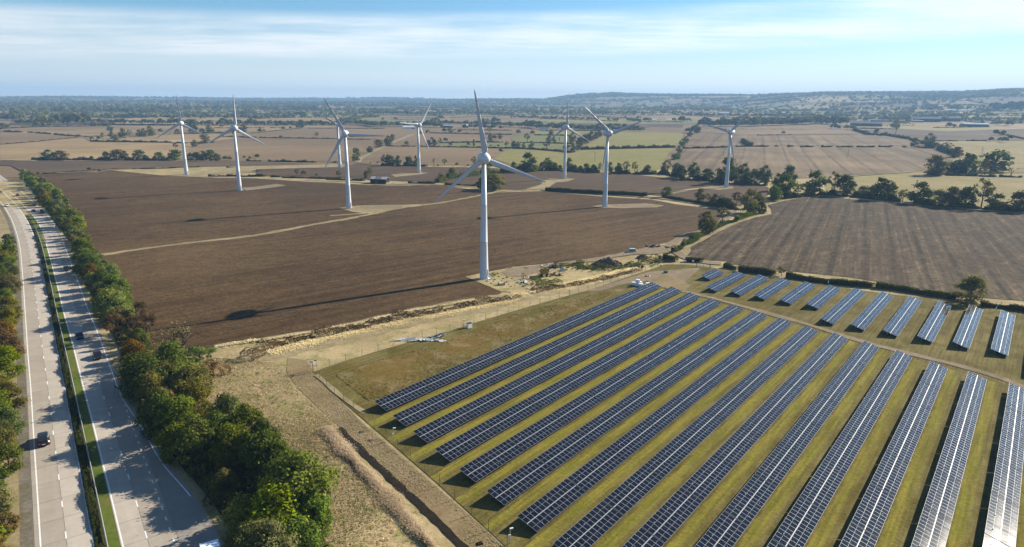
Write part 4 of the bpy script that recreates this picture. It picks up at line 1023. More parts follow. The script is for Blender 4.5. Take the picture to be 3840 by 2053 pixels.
# ---- trees one can tell apart
tree_row('A', '425,690,76,95,d,R 530,692,72,112,o,D 690,692,26,105,d,B 790,690,32,52,o,B 915,690,62,66,d,B 1010,692,84,130,o,D 1075,690,72,66,o,R 1200,694,82,96,d,D 1255,692,44,62,g,B 1370,693,68,88,m,D 1510,694,86,108,m,D 1640,697,62,64,d,B 1695,698,72,84,d,D 1752,698,82,84,m,R 1815,699,92,92,d,D 1870,698,62,72,d,D 1942,698,42,44,o,S 1980,696,36,42,o,B', "in the hedge below the pale stubble", 'trees along the hedge below the pale stubble')
tree_row('A', '950,442,52,56,g,R 968,512,60,46,g,R 1005,524,48,52,g,R 1060,506,74,76,g,R 1118,500,60,46,g,S 1200,488,50,50,g,R 1240,492,66,62,g,R 1300,486,76,76,g,R 1385,462,40,32,n,R 855,522,36,46,g,B 886,516,52,30,g,S 795,522,28,42,g,B', "left of the leftmost turbine rotor", 'grey-green trees in the left stubble')
tree_row('A', '1675,576,56,62,g,R 1765,536,66,84,o,D 1515,602,50,46,n,S 1660,452,96,98,d,R 1745,466,46,42,d,R 1805,452,60,56,g,R 1827,466,44,42,d,R 1908,412,32,32,d,R 1530,468,42,52,d,B 2090,457,66,72,d,R 2015,470,50,40,o,B', 'around the two leftmost turbine rotors', 'trees around the left turbine rotors')
tree_row('A', '335,824,30,52,d,B 770,788,32,24,m,B 862,798,30,58,d,B', "on the ploughed field's upper left edge", 'bushes on the ploughed field edge')
tree_row('b', '1350,600,70,72,o,S 1410,586,40,42,d,R 1620,518,66,66,g,R 1700,560,60,42,d,T 1810,546,44,46,n,S 1910,536,50,54,d,R 1972,526,116,104,d,R 2205,678,86,66,o,S 1670,702,66,160,d,B 1305,990,72,30,n,T 1110,990,46,60,o,B 1200,1000,50,70,o,B 2205,1262,52,120,m,B', "between the second and third turbines", 'trees between the second and third turbines')
tree_row('b', '1905,1245,92,82,o,S 2008,1245,78,76,o,S 2540,1285,118,92,g,S', "by the trimmed hedge near turbine three", 'small trees along the trimmed hedge')
tree_row('c', '225,1035,204,156,g,T 430,902,100,98,d,R 565,822,122,156,o,D 708,792,152,124,o,R 775,722,104,104,g,D 988,802,82,62,n,S 1310,624,76,66,o,R 1210,634,72,96,o,B', 'along the pale headland beyond the barn', 'trees along the pale headland')
tree_row('c', '1575,742,76,76,d,R 1320,800,100,90,d,D 1400,800,105,104,d,D 1490,796,116,66,g,S 1645,804,66,84,m,D 1370,720,60,70,g,S 1555,602,78,74,o,R 1650,604,96,104,g,R 1785,604,66,54,g,R 2240,604,86,96,g,S 2245,724,124,94,g,D 2312,704,82,66,g,R 2400,694,86,94,g,R 2000,802,106,42,o,T 1920,800,62,42,g,S 2490,832,104,96,o,S 2410,905,72,72,o,S 2190,810,42,20,o,T 2256,812,38,26,d,B 2370,815,42,42,g,R', "around the small green pasture", 'trees around the green pasture')
tree_row('c', '640,1036,104,96,g,R 735,1098,172,186,d,D 855,1098,152,116,d,R 1020,1102,156,176,d,D 1125,1100,152,66,d,R 440,1066,32,66,d,B 550,1066,34,66,d,B 1400,1096,136,86,n,X 1560,1100,104,84,o,S 1745,1102,60,60,o,S 2000,1108,150,96,g,S 1460,1106,34,90,d,B 1910,1115,44,90,d,B 2230,1115,100,110,d,B', "on the field edge beyond the barn", 'trees on the field edge beyond the barn')
tree_row('c', '370,1290,120,70,o,B 430,1290,172,110,g,S 1670,1290,172,146,m,D', "beside the black barn", 'trees beside the barn')
tree_row('d', '230,744,132,126,g,S 290,834,106,94,g,R 520,846,112,130,n,S 560,746,102,112,g,R 635,750,88,62,d,R 720,744,92,42,n,X 590,626,84,94,o,R 310,634,78,68,g,R 95,624,82,92,d,R 25,815,92,90,d,R 90,815,86,80,g,R 175,834,84,64,o,R 910,752,162,124,g,R 1020,804,142,144,d,D 1100,764,152,150,d,D 1190,724,142,134,d,R 1260,694,112,114,d,R 1312,664,112,114,d,R 820,856,112,112,d,R 922,900,132,114,m,R 1000,855,84,94,o,D', "on the tree-dotted pasture", 'trees on the tree-dotted pasture')
tree_row('d', '30,1160,134,106,m,D 240,1196,292,280,d,R 330,1188,106,130,o,B 445,1160,124,96,g,D 540,1160,192,186,m,R 645,1168,124,116,m,D 722,1174,94,94,d,D 860,1168,184,136,m,R 950,1184,96,116,d,B 1032,1188,96,104,d,D 1120,1196,142,136,d,D 1232,1206,134,116,d,D 1322,1206,152,64,g,S 1480,1198,156,96,d,R 1602,1216,172,136,d,R 1722,1216,184,126,p,S 1852,1220,182,124,p,S 2042,1226,144,126,m,D 2152,1232,72,126,d,B 2280,1220,122,104,d,B 2332,1202,182,150,o,S 2480,1276,222,184,d,R', "below the yellow-green fields", 'trees along the foot of the yellow-green fields')
tree_row('d', '2490,1000,102,124,m,D 2440,1006,84,94,d,D 2520,910,112,94,m,R 2565,810,122,94,m,R', "between yellow-green and striped fields", 'trees in the column by the striped field')
tree_row('e', '50,760,110,90,d,R 110,660,90,90,d,R 210,606,130,130,o,R 20,800,90,60,d,D 1518,632,62,76,d,R', "at the striped stubble's left end", 'trees at the striped stubble')
tree_row('C', '1560,856,148,104,m,R 1680,862,98,114,d,D 1850,892,208,192,d,R 1990,890,172,112,d,R 2082,900,132,104,g,D 2170,902,166,114,m,R 1450,850,120,110,d,D 1770,885,50,90,d,B', "around the rightmost turbine base", 'trees around the rightmost turbine')
tree_row('D', '80,958,152,96,d,R 180,866,128,132,d,D 142,1012,184,176,m,R 50,1042,128,122,b,D 252,1008,106,96,g,S 392,982,178,204,m,R 565,992,174,116,o,S 662,998,172,152,d,D 752,1004,44,64,d,B 818,996,78,86,d,D 960,1032,178,172,d,R 902,1014,66,84,d,B 1052,1028,124,104,d,D 1158,1052,94,86,p,S 1302,1062,154,184,d,R 1465,1086,128,124,g,D 1572,1096,154,144,o,D 1692,1098,154,134,d,D 1832,1106,204,144,o,S 1957,1122,114,146,d,R 2162,1138,154,164,d,D 1600,1100,70,100,d,B 350,1000,50,120,o,B', "in the hedgerow above the tramline field", 'hedgerow trees above the tramline field')
tree_row('D', '1442,822,154,164,o,D 1580,798,78,114,d,D 1700,804,148,194,d,R 1942,790,154,232,m,D 1862,820,94,90,n,S 2090,828,76,76,n,X 1430,824,62,124,o,B 1622,666,78,84,r,D 1605,668,50,80,d,B 1540,606,54,94,o,S 1387,560,88,84,g,R 1257,584,72,64,g,R 1402,586,52,124,d,B 842,474,36,64,d,D 932,474,52,46,g,D 1012,474,24,42,d,R 1097,478,112,62,g,S 1917,534,36,84,d,D 2037,544,46,74,d,D 1997,534,36,52,d,D 2080,524,42,42,d,R 1960,478,42,42,d,R 2020,480,40,60,o,B 1840,385,30,40,g,R', 'on the right around the golden field', 'trees around the golden field')
tree_row('C', '1330,1012,102,114,g,D 1617,1040,98,92,o,R 1682,1056,74,66,g,S 1742,1082,94,94,d,R 1842,1106,94,146,d,D 1932,1086,114,94,n,S 1900,1118,66,76,r,B 2042,1150,196,186,y,R 2140,1150,106,104,d,B 2122,1066,94,114,o,R', 'beside the farm track bend', 'trees beside the farm track')
tree_row('N', '955,905,335,300,o,R 1180,750,210,200,g,S', 'overhanging the farm track', 'pair of trees overhanging the track')
tree_row('H', '1732,646,190,236,p,R 115,428,76,84,g,S', 'behind the short solar rows', 'single trees behind the solar rows')
tree_row('B', '1690,848,94,90,m,D 2040,952,152,262,o,D 1950,940,112,124,o,B', 'behind the nearest turbine tower', 'bushes behind the nearest turbine')

def clumps(P, hts, nq, wid=1.0, lf=.42):
    P = np.asarray(P, float); n = len(P); hts = np.asarray(hts)
    i = np.repeat(np.arange(n), nq); d = unit(RNG.normal(size=(len(i), 3))); d[:, 2] = np.abs(d[:, 2])*1.0-.25
    C = np.c_[P[i], terrain(P[i, 0], P[i, 1])]
    hh = hts[i]; C = C+d*np.c_[hh*.42*wid, hh*.42*wid, hh*.46]*RNG.uniform(.75, 1.05, (len(i), 1)); C[:, 2] += hh*.5
    V = leaf_quads(C, unit(d+RNG.normal(size=d.shape)*.35+np.array([0, 0, .2])), hh*lf*RNG.uniform(.7, 1.3, len(i)), .9)
    t = np.clip(.45+(RNG.random(n)[i]-.5)*.9+(RNG.random(len(i))-.5)*.4, 0, 1)
    return V, t
# ---- tree belts beside the dual carriageway
def poisson(poly, rmin, n):
    xs, ys = [p[0] for p in poly], [p[1] for p in poly]; out = []
    for _ in range(n):
        p = (RNG.uniform(min(xs), max(xs)), RNG.uniform(min(ys), max(ys)))
        if not inside(p, poly): continue
        r = rmin*(1+max(0, math.hypot(*p)-150)/420)
        if all((p[0]-q_[0])**2+(p[1]-q_[1])**2 > r*r for q_ in out): out.append(p)
    return out
def belt(side, poly, hints, forms, where, group, rmin, hr):
    P = poisson(poly, rmin, 70000); P.sort(key=lambda p: math.hypot(p[0], p[1]))
    seg = {}; out = []
    for p in P:
        d = math.hypot(*p); best = None
        for (hx, hy, rad, lf, fm, sc__) in hints:
            e = math.hypot(p[0]-hx, p[1]-hy)
            if e < rad and (best is None or e < best[0]): best = (e, lf, fm, sc__)
        if best: lf, fm, s = best[1:]
        else:
            lf = RNG.choice(['d', 'm', 'o', 'y', 'g', 'r', 'b'], p=[.11, .27, .23, .17, .06, .04, .12]); fm = RNG.choice(['R', 'D', 'B', 'T'], p=[.22, .38, .32, .08]); s = 1.
        h = RNG.uniform(*hr)*s; w_ = h*RNG.uniform(.78, 1.05)*(1.12 if fm in 'DB' else 1.)
        out.append((p, h, w_, SH[lf], ST[fm]))
    for p, h, w_, lf, fm in out:
        wh = next(t for dmax, t in where if math.hypot(*p) < dmax)
        k = (wh, lf, fm); i = seg.get(k, 0); seg[k] = i+1
        what = {'round': 'round tree', 'tall': 'tall tree', 'bushy': 'low-branched tree', 'sparse': 'open tree', 'dome': 'domed tree'}[fm]
        lab = f"{ORD[i] if i < 16 else ordn(i)} nearest {CNAME[lf]} {what} in {wh}"
        tree((p[0], p[1], float(terrain(*p))), h, w_, lf, fm, lab, group)
rb_road = offset_line(CR, ROAD_W/2+3.0, 6.); rb_road = [tuple(p) for p in rb_road if 60 < math.hypot(*p) < 330]
slipQ = resample(SR, 4., 2); 
def push(p):   # keep clear of the slip road
    e = slipQ[np.argmin(((slipQ-np.array(p))**2).sum(1))]
    return (e[0]+2.6, e[1]) if (p[0] < e[0]+2.6 and abs(p[1]-e[1]) < 5) else p
rb_road = [push(p) for p in rb_road]
rb_field = [tuple(p[:2]) for p in pl('Y 1105,860 1040,750 950,640 850,520 760,420 680,335 590,275 500,210 480,100 E 1150,900 1090,720 950,450 800,280 A 700,1300 600,1160 500,1010 400,940 280,870 190,830')]
rb_field = [(rb_field[0][0]+8, rb_field[0][1]-40)]+rb_field
belt_poly = rb_field+sorted(rb_road, key=lambda p: -p[1])
hint = lambda z, x, y, r, lf, fm, s=1.: (*gp(z, x, y)[:2], r, lf, fm, s)
belt('right', belt_poly, [hint('J', 330, 1240, 5.5, 'b', 'R', 1.25), hint('E', 900, 520, 9, 'b', 'D', 1.05), hint('E', 1010, 790, 8, 'b', 'R', 1.1), hint('A', 520, 1130, 9, 'm', 'D'), hint('E', 1150, 960, 8, 'n', 'S', .9), hint('E', 1240, 1180, 6, 'r', 'D', .8), hint('I', 1380, 330, 6, 'r', 'D', .8), hint('I', 1560, 300, 8, 'y', 'R', .95), hint('I', 1700, 640, 6, 'm', 'R'), hint('J', 60, 1150, 6, 'y', 'B', .8), hint('J', -100, 1000, 9, 'd', 'R'), hint('I', 1750, 1000, 7, 'o', 'R')],
     None, [(98, 'the right tree belt beside the white lorry'), (120, 'the right tree belt beside the slip road'), (150, 'the right tree belt by the leafless tree'), (190, 'the right tree belt by the turbine shadow tip'), (235, 'the right tree belt below the grass baulk'), (285, 'the right tree belt above the grass baulk'), (9999, 'the right tree belt at the far bend')], 'trees in the right-hand motorway belt', 4.0, (5.0, 9.4))
lb_in = [tuple(p) for p in offset_line(CL, -ROAD_W/2-3.2, 6.) if 95 < math.hypot(*p) < 345]
lb_in.sort(key=lambda p: p[1]); lb_out = [(p[0]-7.5, p[1]-2) for p in lb_in]
belt('left', lb_in+lb_out[::-1], [hint('I', 60, 420, 8, 'm', 'D'), hint('E', 20, 1050, 9, 'r', 'D', .9), hint('E', 60, 900, 7, 'y', 'B', .9), hint('E', 40, 450, 12, 'd', 'D'), hint('E', 60, 200, 12, 'd', 'D'), hint('I', 60, 900, 6, 'm', 'R'), hint('I', 20, 1320, 6, 'r', 'B', .7)],
     None, [(125, 'left roadside trees level with the lorry'), (150, 'left roadside trees beside the lone black car'), (190, 'left roadside trees above the lone black car'), (240, 'left roadside trees halfway up'), (9999, 'left roadside trees near the far bend')], 'trees left of the carriageway', 4.2, (4.6, 7.2))
M['litter'] = grass('leaf_litter', [(.055, .045, .024), (.040, .040, .016), (.075, .055, .030)], .2, 1.5, .6)
sheet('woodland_floor', belt_poly, M['litter'], 5)
def understory(poly, n, hr, name):
    P = poisson(poly, 1.5, n*14)[:n]; V, t = clumps(P, RNG.uniform(*hr, len(P)), 150, 1.5, .17)
    tag(mobj(name, quads_mesh(name, V, M['leaf_mid'], t)), kind='stuff')
understory([p for p in belt_poly if math.hypot(*p) < 400], 230, (1.6, 3.6), 'woodland_undergrowth')
understory(lb_in+lb_out[::-1], 90, (1.4, 3.0), 'roadside_undergrowth')
yard = [tuple(p[:2]) for p in pl('Q 360,320 620,285 900,300 1300,345 1600,300 2050,225 2240,235 2200,330 1900,340 1500,400 1200,430 700,400 480,400')]
understory(yard, 130, (.4, 1.2), 'nettle_undergrowth')
yard2 = [tuple(p[:2]) for p in pl('W 830,880 1000,800 1250,900 1700,980 2100,1000 2400,990 2480,1060 2000,1110 1500,1120 1000,1100 700,980')]
understory(yard2, 70, (.25, .7), 'weedy_undergrowth')
# the old bare-branched tree at the belt's edge
bt = gp('V', 705, 640); s_ = dist(bt)/FPX/3.68
tree(bt, 640*s_, 900*s_, 'leaf_pale', 'bare', 'large nearly leafless tree standing at the corner of the ploughed field', None)
tree(gp('V', 930, 660), 300*s_, 430*s_, 'leaf_bright', 'sparse', 'thin light green tree leaning beside the nearly leafless tree', None)

# ---- far woods, hedgerow timber and copses: one mass of clumps
WV, WT = [], []
def wood(s, hpx, space=.7, jit=.25, rows=1, depth=9.):
    P = pl(s); z = [t for t in s.split() if ',' not in t][0]; d = np.mean([dist(p) for p in P]); h = hpx/ZONES[z][2]*d/FPX
    Q = resample(P, max(h*space, 3.), 0); out, hs = [], []
    for r_ in range(rows):
        for p in Q:
            if RNG.random() < .10: continue
            out.append((p[0]+RNG.normal()*h*jit, p[1]+r_*depth+RNG.normal()*h*jit)); hs.append(h*RNG.uniform(.6, 1.12))
    V, t = clumps(out, hs, 34, 1.15); WV.append(V); WT.append(t)
wood('a 0,415 100,420 250,415', 110, rows=2); wood('a 240,475 400,478 540,474', 90, rows=2); wood('a 490,515 600,514 690,510', 70, rows=2)
wood('a 690,488 900,480 1100,474 1240,468', 140, rows=3); wood('a 1260,470 1500,460', 70); wood('a 1500,452 1800,470 2000,470 2576,474', 74, rows=1)
wood('a 0,500 130,525', 50); wood('a 500,385 1100,388 1800,384 2576,384', 62, rows=2); wood('a 230,325 560,312 900,302 1480,288', 78, rows=2); wood('a 1600,290 2100,300 2576,310', 64, rows=2)
wood('a 0,275 300,262 650,240', 46, rows=2); wood('a 1700,250 2200,262 2576,265 b 300,250', 56, rows=2)
wood('b 0,478 200,480 500,488 800,490 1250,486', 92, rows=2); wood('b 1280,486 1700,490 2100,488 2576,488', 76, rows=2); wood('b 0,382 500,380 950,378', 66, rows=2)
wood('b 980,380 1290,400 1700,378 2100,376 2400,372', 60); wood('b 1280,395 1450,385', 70); wood('b 250,255 900,248 1900,245 2300,262', 58, rows=2); wood('b 660,310 830,312', 26); wood('b 1080,300 1170,310', 34); wood('b 1700,345 1980,350', 70)
wood('c 0,470 300,480 550,512 820,500 1150,505', 78, rows=2); wood('c 1160,505 1500,520', 88, rows=2); wood('c 1500,470 2000,480 2576,500', 62, rows=2); wood('c 1900,530 2400,545', 76); wood('c 2350,500 2576,500', 100)
wood('c 0,430 200,410 480,362', 56); wood('c 100,312 600,318 1200,325', 52, rows=2); wood('c 1200,320 1900,310 2576,335', 46, rows=2); wood('c 1320,450 1450,425', 54); wood('c 2100,470 2350,440', 80); wood('c 380,240 420,240', 30); wood('c 620,408 640,408', 40); wood('c 820,405 830,405', 40); wood('c 910,244 1800,230 2576,240', 34, rows=2)
wood('d 0,520 250,520 420,545 780,560', 110, rows=2); wood('d 860,545 1250,570 1480,548', 96, rows=2); wood('d 1480,560 1800,575 1950,580', 78); wood('d 0,380 400,384 900,398', 46); wood('d 900,400 1600,420', 56); wood('d 1530,500 1620,505', 48); wood('d 1700,560 1900,545', 90)
wood('d 1750,425 1900,440', 66); wood('d 2020,425 2070,430', 56); wood('d 2440,430 2576,430', 80)
wood('e 0,430 100,432', 56); wood('e 350,512 1000,508 1500,490 2200,468', 118, rows=3, space=.55); wood('e 2200,470 2420,490', 120, rows=2); wood('e 2270,540 2576,555', 80); wood('e 60,590 150,600', 100)
wood('f 0,400 100,405', 66); wood('f 160,400 320,395', 40); wood('f 660,410 820,400', 60); wood('f 950,380 1500,372', 60, rows=2); wood('f 2500,390 2576,390', 90); wood('f 1070,200 1240,260', 60); wood('f 1460,245 1610,255', 70, rows=2); wood('f 1860,285 2120,262', 44); wood('f 2200,270 2576,272', 110, rows=3); wood('f 500,290 560,300', 30); wood('f 680,310 790,312', 60)
wood('f 590,540 640,540', 80); wood('f 1400,520 1600,515', 76); wood('f 2110,480 2170,480', 56); wood('f 2230,490 2370,500', 76)
wood('f 480,270 1000,192', 10, space=1.); wood('f 1240,182 1600,182 2000,200', 22)
wood('e 0,340 900,350 1700,355 2576,360', 44, rows=2); wood('e 850,400 1400,420 2200,420', 60)
wood('S 2250,363 2400,362.5 2560,362 2700,361 2830,361', 7, rows=4, depth=70., space=.5); wood('S 3690,353 3760,349 3840,347 3900,346', 9, rows=6, depth=90., space=.5); wood('S 3000,359 3200,357 3500,358', 5, rows=2, depth=60.); wood('S 3500,372 3700,368 3840,364', 10, rows=4, depth=60.); wood('S 2600,372 2800,371', 5, rows=2, depth=60)
# hedgerow timber in the distant vale
def vale():
    P, hs, HP, HHT = [], [], [], []
    for i in range(NX-1):
        for j in range(NY-1):
            a = np.array((LX[i, j], LY[i, j]))
            for b in ((i+1, j), (i, j+1)):
                b = np.array((LX[b], LY[b])); m_ = (a+b)/2; r = math.hypot(*m_)
                if r < 2050 or r > 8600 or not in_view(*m_): continue
                L = np.linalg.norm(b-a); sp_ = 34+r/70
                if r < 8000 and RNG.random() < .9:
                    for t in np.arange(0, 1, (5+r/700)/L): HP.append(a+(b-a)*t+RNG.normal(size=2)*1.2); HHT.append(RNG.uniform(2.2, 4.2)*(1+r/9000))
                for t in np.arange(0, 1, sp_/L):
                    if RNG.random() < .28: continue
                    p = a+(b-a)*t+RNG.normal(size=2)*4; P.append(p); hs.append(RNG.uniform(4.5, 11)*(1+r/14000))
            c = np.array((LX[i, j]+LX[i+1, j+1], LY[i, j]+LY[i+1, j+1]))/2; r = math.hypot(*c)
            if 2050 < r < 8400 and in_view(*c) and RNG.random() < .30+(.12 if c[0] > 300 else 0):
                for _ in range(int(30+r/75)): P.append(c+RNG.normal(size=2)*np.array([130, 22])*(1+r/9000)); hs.append(RNG.uniform(7, 13)*(1+r/16000))
    V, t = clumps(np.array(HP), np.array(HHT), 6, 1.9, 1.0); WV.append(V); WT.append(t)
    P = np.array(P); hs = np.array(hs); r = np.hypot(*P.T)
    V, t = clumps(P[r < 4200], hs[r < 4200], 13, 1.3, .6); WV.append(V); WT.append(t)
    V, t = clumps(P[r >= 4200], hs[r >= 4200], 7, 1.9, .95); WV.append(V); WT.append(t)
    print('vale clumps', len(P))
vale()
V, t = clumps([s_[0][:2] for s_ in SMALL], [s_[1] for s_ in SMALL], 44, 1.0, .34); WV.append(V); WT.append(t)
o = mobj('far_woodland', quads_mesh('far_woodland', np.concatenate(WV), M['leaf_grey'], np.concatenate(WT))); tag(o, kind='stuff')
print('trees', TREES, 'panels', NPAN, 'wood quads', sum(map(len, WV)))

# ------------------------------------------------------------------ rough growth near the solar farm
def tufts(name, pts, n, hgt, size, mat, width=None, poly=None, kind='stuff', k=.35):
    if poly is not None:
        xs, ys = [p[0] for p in poly], [p[1] for p in poly]; P = []
        while len(P) < n:
            p = (RNG.uniform(min(xs), max(xs)), RNG.uniform(min(ys), max(ys)))
            if inside(p, poly) and math.sin(p[0]*.21+1)*math.sin(p[1]*.17)+math.sin(p[0]*.05-p[1]*.09) > RNG.uniform(-1.7, 1.): P.append(p)
        P = np.array(P)
    else:
        Q = resample(pts, .6, 1); nn = normals2(Q); i = RNG.integers(0, len(Q)-1, n); f = RNG.random(n)[:, None]
        P = Q[i]*(1-f)+Q[i+1]*f+nn[i]*(RNG.normal(size=n)*width*.32*(.85+.25*np.sin(i*.17)+.2*np.sin(i*.43+1)))[:, None]; hgt = hgt*(1+.14*np.sin(i*.11)+.10*np.sin(i*.37+2))
    h = hgt*RNG.uniform(.5, 1.25, n); s = size*RNG.uniform(.6, 1.3, n); z = terrain(P[:, 0], P[:, 1])
    C = np.c_[P, z+h*RNG.uniform(.25, .9, n)]
    Nn = unit(RNG.normal(size=(n, 3))*np.array([.45, .45, .25])+np.array([.45, .2, .8]))
    V = leaf_quads(C, Nn, np.maximum(s, h*k), .5)
    t = np.clip(.5+.3*np.sin(P[:, 0]*.4)*np.sin(P[:, 1]*.31)+RNG.normal(size=n)*.25, 0, 1)
    o = mobj(name, quads_mesh(name, V, M[mat], t)); tag(o, kind=kind); return o
tufts('tall_dry_grass', pl('J 545,440 675,590 855,780 1050,990 1190,1160 1345,1330 1465,1480'), 52000, .62, .15, 'straw', width=1.9, k=.2)
rough_poly = [tuple(p[:2]) for p in pl('J 640,420 300,110 200,-60 F 480,1215 300,1200 0,1150 E 1800,1130 Y 600,215 640,300 760,420 850,520 960,640 1060,760 1130,900 1340,900 J 1330,1377 1000,1000')]
tufts('rough_grass', None, 52000, .22, .22, 'rough', poly=rough_poly)
tufts('tall_dry_grass', pl('F 100,1090 500,1000 900,905 1300,815 1700,735 2100,660 G 100,585 500,515 760,470'), 15000, .45, .30, 'straw', width=4.2)
tufts('tall_dry_grass', pl('Q 0,725 300,665 560,640 800,590 1100,520 1400,455 1800,375'), 9000, .8, .28, 'straw', width=2.2)
tufts('tall_dry_grass', pl('E 1850,1045 2203,985 F 0,1000 400,930 900,840 1300,738 1900,638'), 5000, .55, .35, 'straw', width=1.6)
tufts('olive_grass', None, 9000, .30, .34, 'leaf_olive', poly=[tuple(p[:2]) for p in pl('J 640,30 900,230 F 1400,1360 1800,1190 2203,990 G 400,800 800,620 900,545 500,640 0,760 F 1900,900 1300,1090 700,1270')])
bk = dict(mat='bramble', rough=.5, core=False, group='brown dock and bramble strips', cat='brambles', name='brambles')
HH('F 20,1065 200,1020 420,965 560,930', 44, 'dark brown bramble strip at the left end of the straw band', w=2.6, **bk)
HH('F 560,940 800,890 980,862', 40, 'dark brown bramble strip second from the left along the straw band', w=2.4, **bk)
HH('F 960,850 1120,815 1400,770 1560,735', 44, 'olive-brown bramble strip in the middle of the straw band', w=2.6, **bk)
HH('F 1540,745 1800,690 2203,625 G 60,600', 40, 'brown dock strip below the corner of the ploughed field', w=2.4, **bk)
HH('Q 0,770 300,710 560,672 900,610', 56, 'long brown dock strip below the scrap machinery', w=2.6, **bk)
HH('Q 900,620 1300,535 1500,470 1860,400', 30, 'thin russet dock strip running toward the field gate', w=1.4, **bk)
HH('V 930,760 1100,760 1250,700', 90, 'dark scrub beside the thin light green tree', w=5., **bk)
HH('V 1560,570 1640,520 1760,470', 80, 'dark brown scrub where the straw band narrows', w=3., **bk)
gb = dict(mat='hedge_bright', rough=.5, core=False, group='nettle beds around the rubble heap', cat='undergrowth', name='undergrowth')
HH('Q 400,310 620,290 880,300', 60, 'dark green undergrowth left of the rubble heap', w=5., **gb)
HH('Q 760,345 1000,355 1250,365', 40, 'low green undergrowth below the rubble heap', w=4., **gb)
HH('Q 1280,385 1400,345 1520,330', 40, 'fresh green nettles at the right foot of the rubble heap', w=3.5, **gb)
HH('Q 1600,300 1750,320 1880,320', 70, 'dark green undergrowth right of the rubble heap', w=5., **gb)
HH('Q 1900,270 2080,215 2220,220', 60, 'olive undergrowth between the rubble heap and the gate hedge', w=5., **gb)
HH('Q 0,660 150,650 330,640', 80, 'green undergrowth below the yellow trailer', w=5., **gb)
HH('Q 330,635 480,620', 40, 'thin green undergrowth right of the yellow trailer', w=3., **gb)
HH('W 830,880 900,850 1000,800', 60, 'green weeds beside the foot of the nearest turbine', w=2.5, **gb)
def weeds(name, n, hr, mat, wid):
    P = []
    xs, ys = [q_[0] for q_ in rough_poly], [q_[1] for q_ in rough_poly]
    while len(P) < n:
        c = np.array((RNG.uniform(min(xs), max(xs)), RNG.uniform(min(ys), max(ys))))
        if inside(c, rough_poly):
            for _ in range(RNG.integers(2, 14)): P.append(c+RNG.normal(size=2)*1.6)
    P = np.array(P); V, t = clumps(P, RNG.uniform(*hr, len(P)), 26, wid, .35); tag(mobj(name, quads_mesh(name, V, M[mat], t)), kind='stuff')
weeds('green_weeds', 380, (.12, .34), 'leaf_bright', 2.6); weeds('brown_weeds', 260, (.14, .36), 'rough', 2.2); weeds('pale_weeds', 500, (.14, .36), 'straw', 2.4)
tufts('strip_grass', None, 9000, .16, .22, 'rough', poly=[tuple(q_[:2]) for q_ in pl('J 240,0 330,120 600,380 660,430 830,600 1040,800 1230,980 1660,1377 1960,1377 1820,1245 1430,905 1120,640 830,385 600,150 470,10')])
# weeds along the left edge of the median
o = hedge([tuple(p) for p in MED_WEED if 90 < math.hypot(*p) < 360], 7.5e-1, 1.0, None, mat='hedge', rough=.3, name='median_undergrowth', kind='stuff')

# ------------------------------------------------------------------ crash barrier, fences
def barrier():
    root = empty('crash_barrier', (MED_RAIL[3][0], MED_RAIL[3][1], 0)); tag(root, 'long galvanised crash barrier on the grass median between the carriageways', 'crash barrier')
    Q = resample([tuple(p) for p in MED_RAIL if 70 < math.hypot(*p) < 380], 3.2, 0); mb = MB()
    off = root.location
    for dz in (.48, .66): mb.tube([(p[0]-off.x, p[1]-off.y, dz+.1) for p in Q], .085, 4)
    mobj('rail', mb.mesh('rail', M['steel']), root)
    pm = MB(); pm.box((0, 0, .38), (.1, .1, .76)); pm = pm.mesh('post', M['steel'])
    for p in Q: mobj('post', pm, root, (p[0]-off.x, p[1]-off.y, .1))
barrier()
def fence(pts, step, h, label, post_mat='wood', skip=()):
    Q = resample(pts, step, 0); root = empty('fence', (Q[0][0], Q[0][1], 0)); tag(root, label, 'fence', 'fences round the solar farm')
    pm = MB(); pm.box((0, 0, h/2), (.07, .07, h)); pm = pm.mesh('post', M[post_mat]); mb = MB()
    for p in Q: mobj('post', pm, root, (p[0]-Q[0][0]+RNG.normal()*.05, p[1]-Q[0][1], float(terrain(*p))))
    for z in (.35, .8, 1.25, h-.1): mb.tube([(p[0]-Q[0][0], p[1]-Q[0][1], z) for p in Q], .005, 3)
    mobj('wire', mb.mesh('wire', M['steel']), root)
fence(FENCE_W, 4.4, 1.95, 'wire deer fence on thin posts between the ditch strip and the solar rows')
fence(FENCE_N, 4.4, 1.95, 'wire deer fence on thin posts between the straw band and the long grass')
fence(FENCE_E, 4.8, 1.8, 'wire fence on posts in front of the clipped hedge behind the short solar rows')

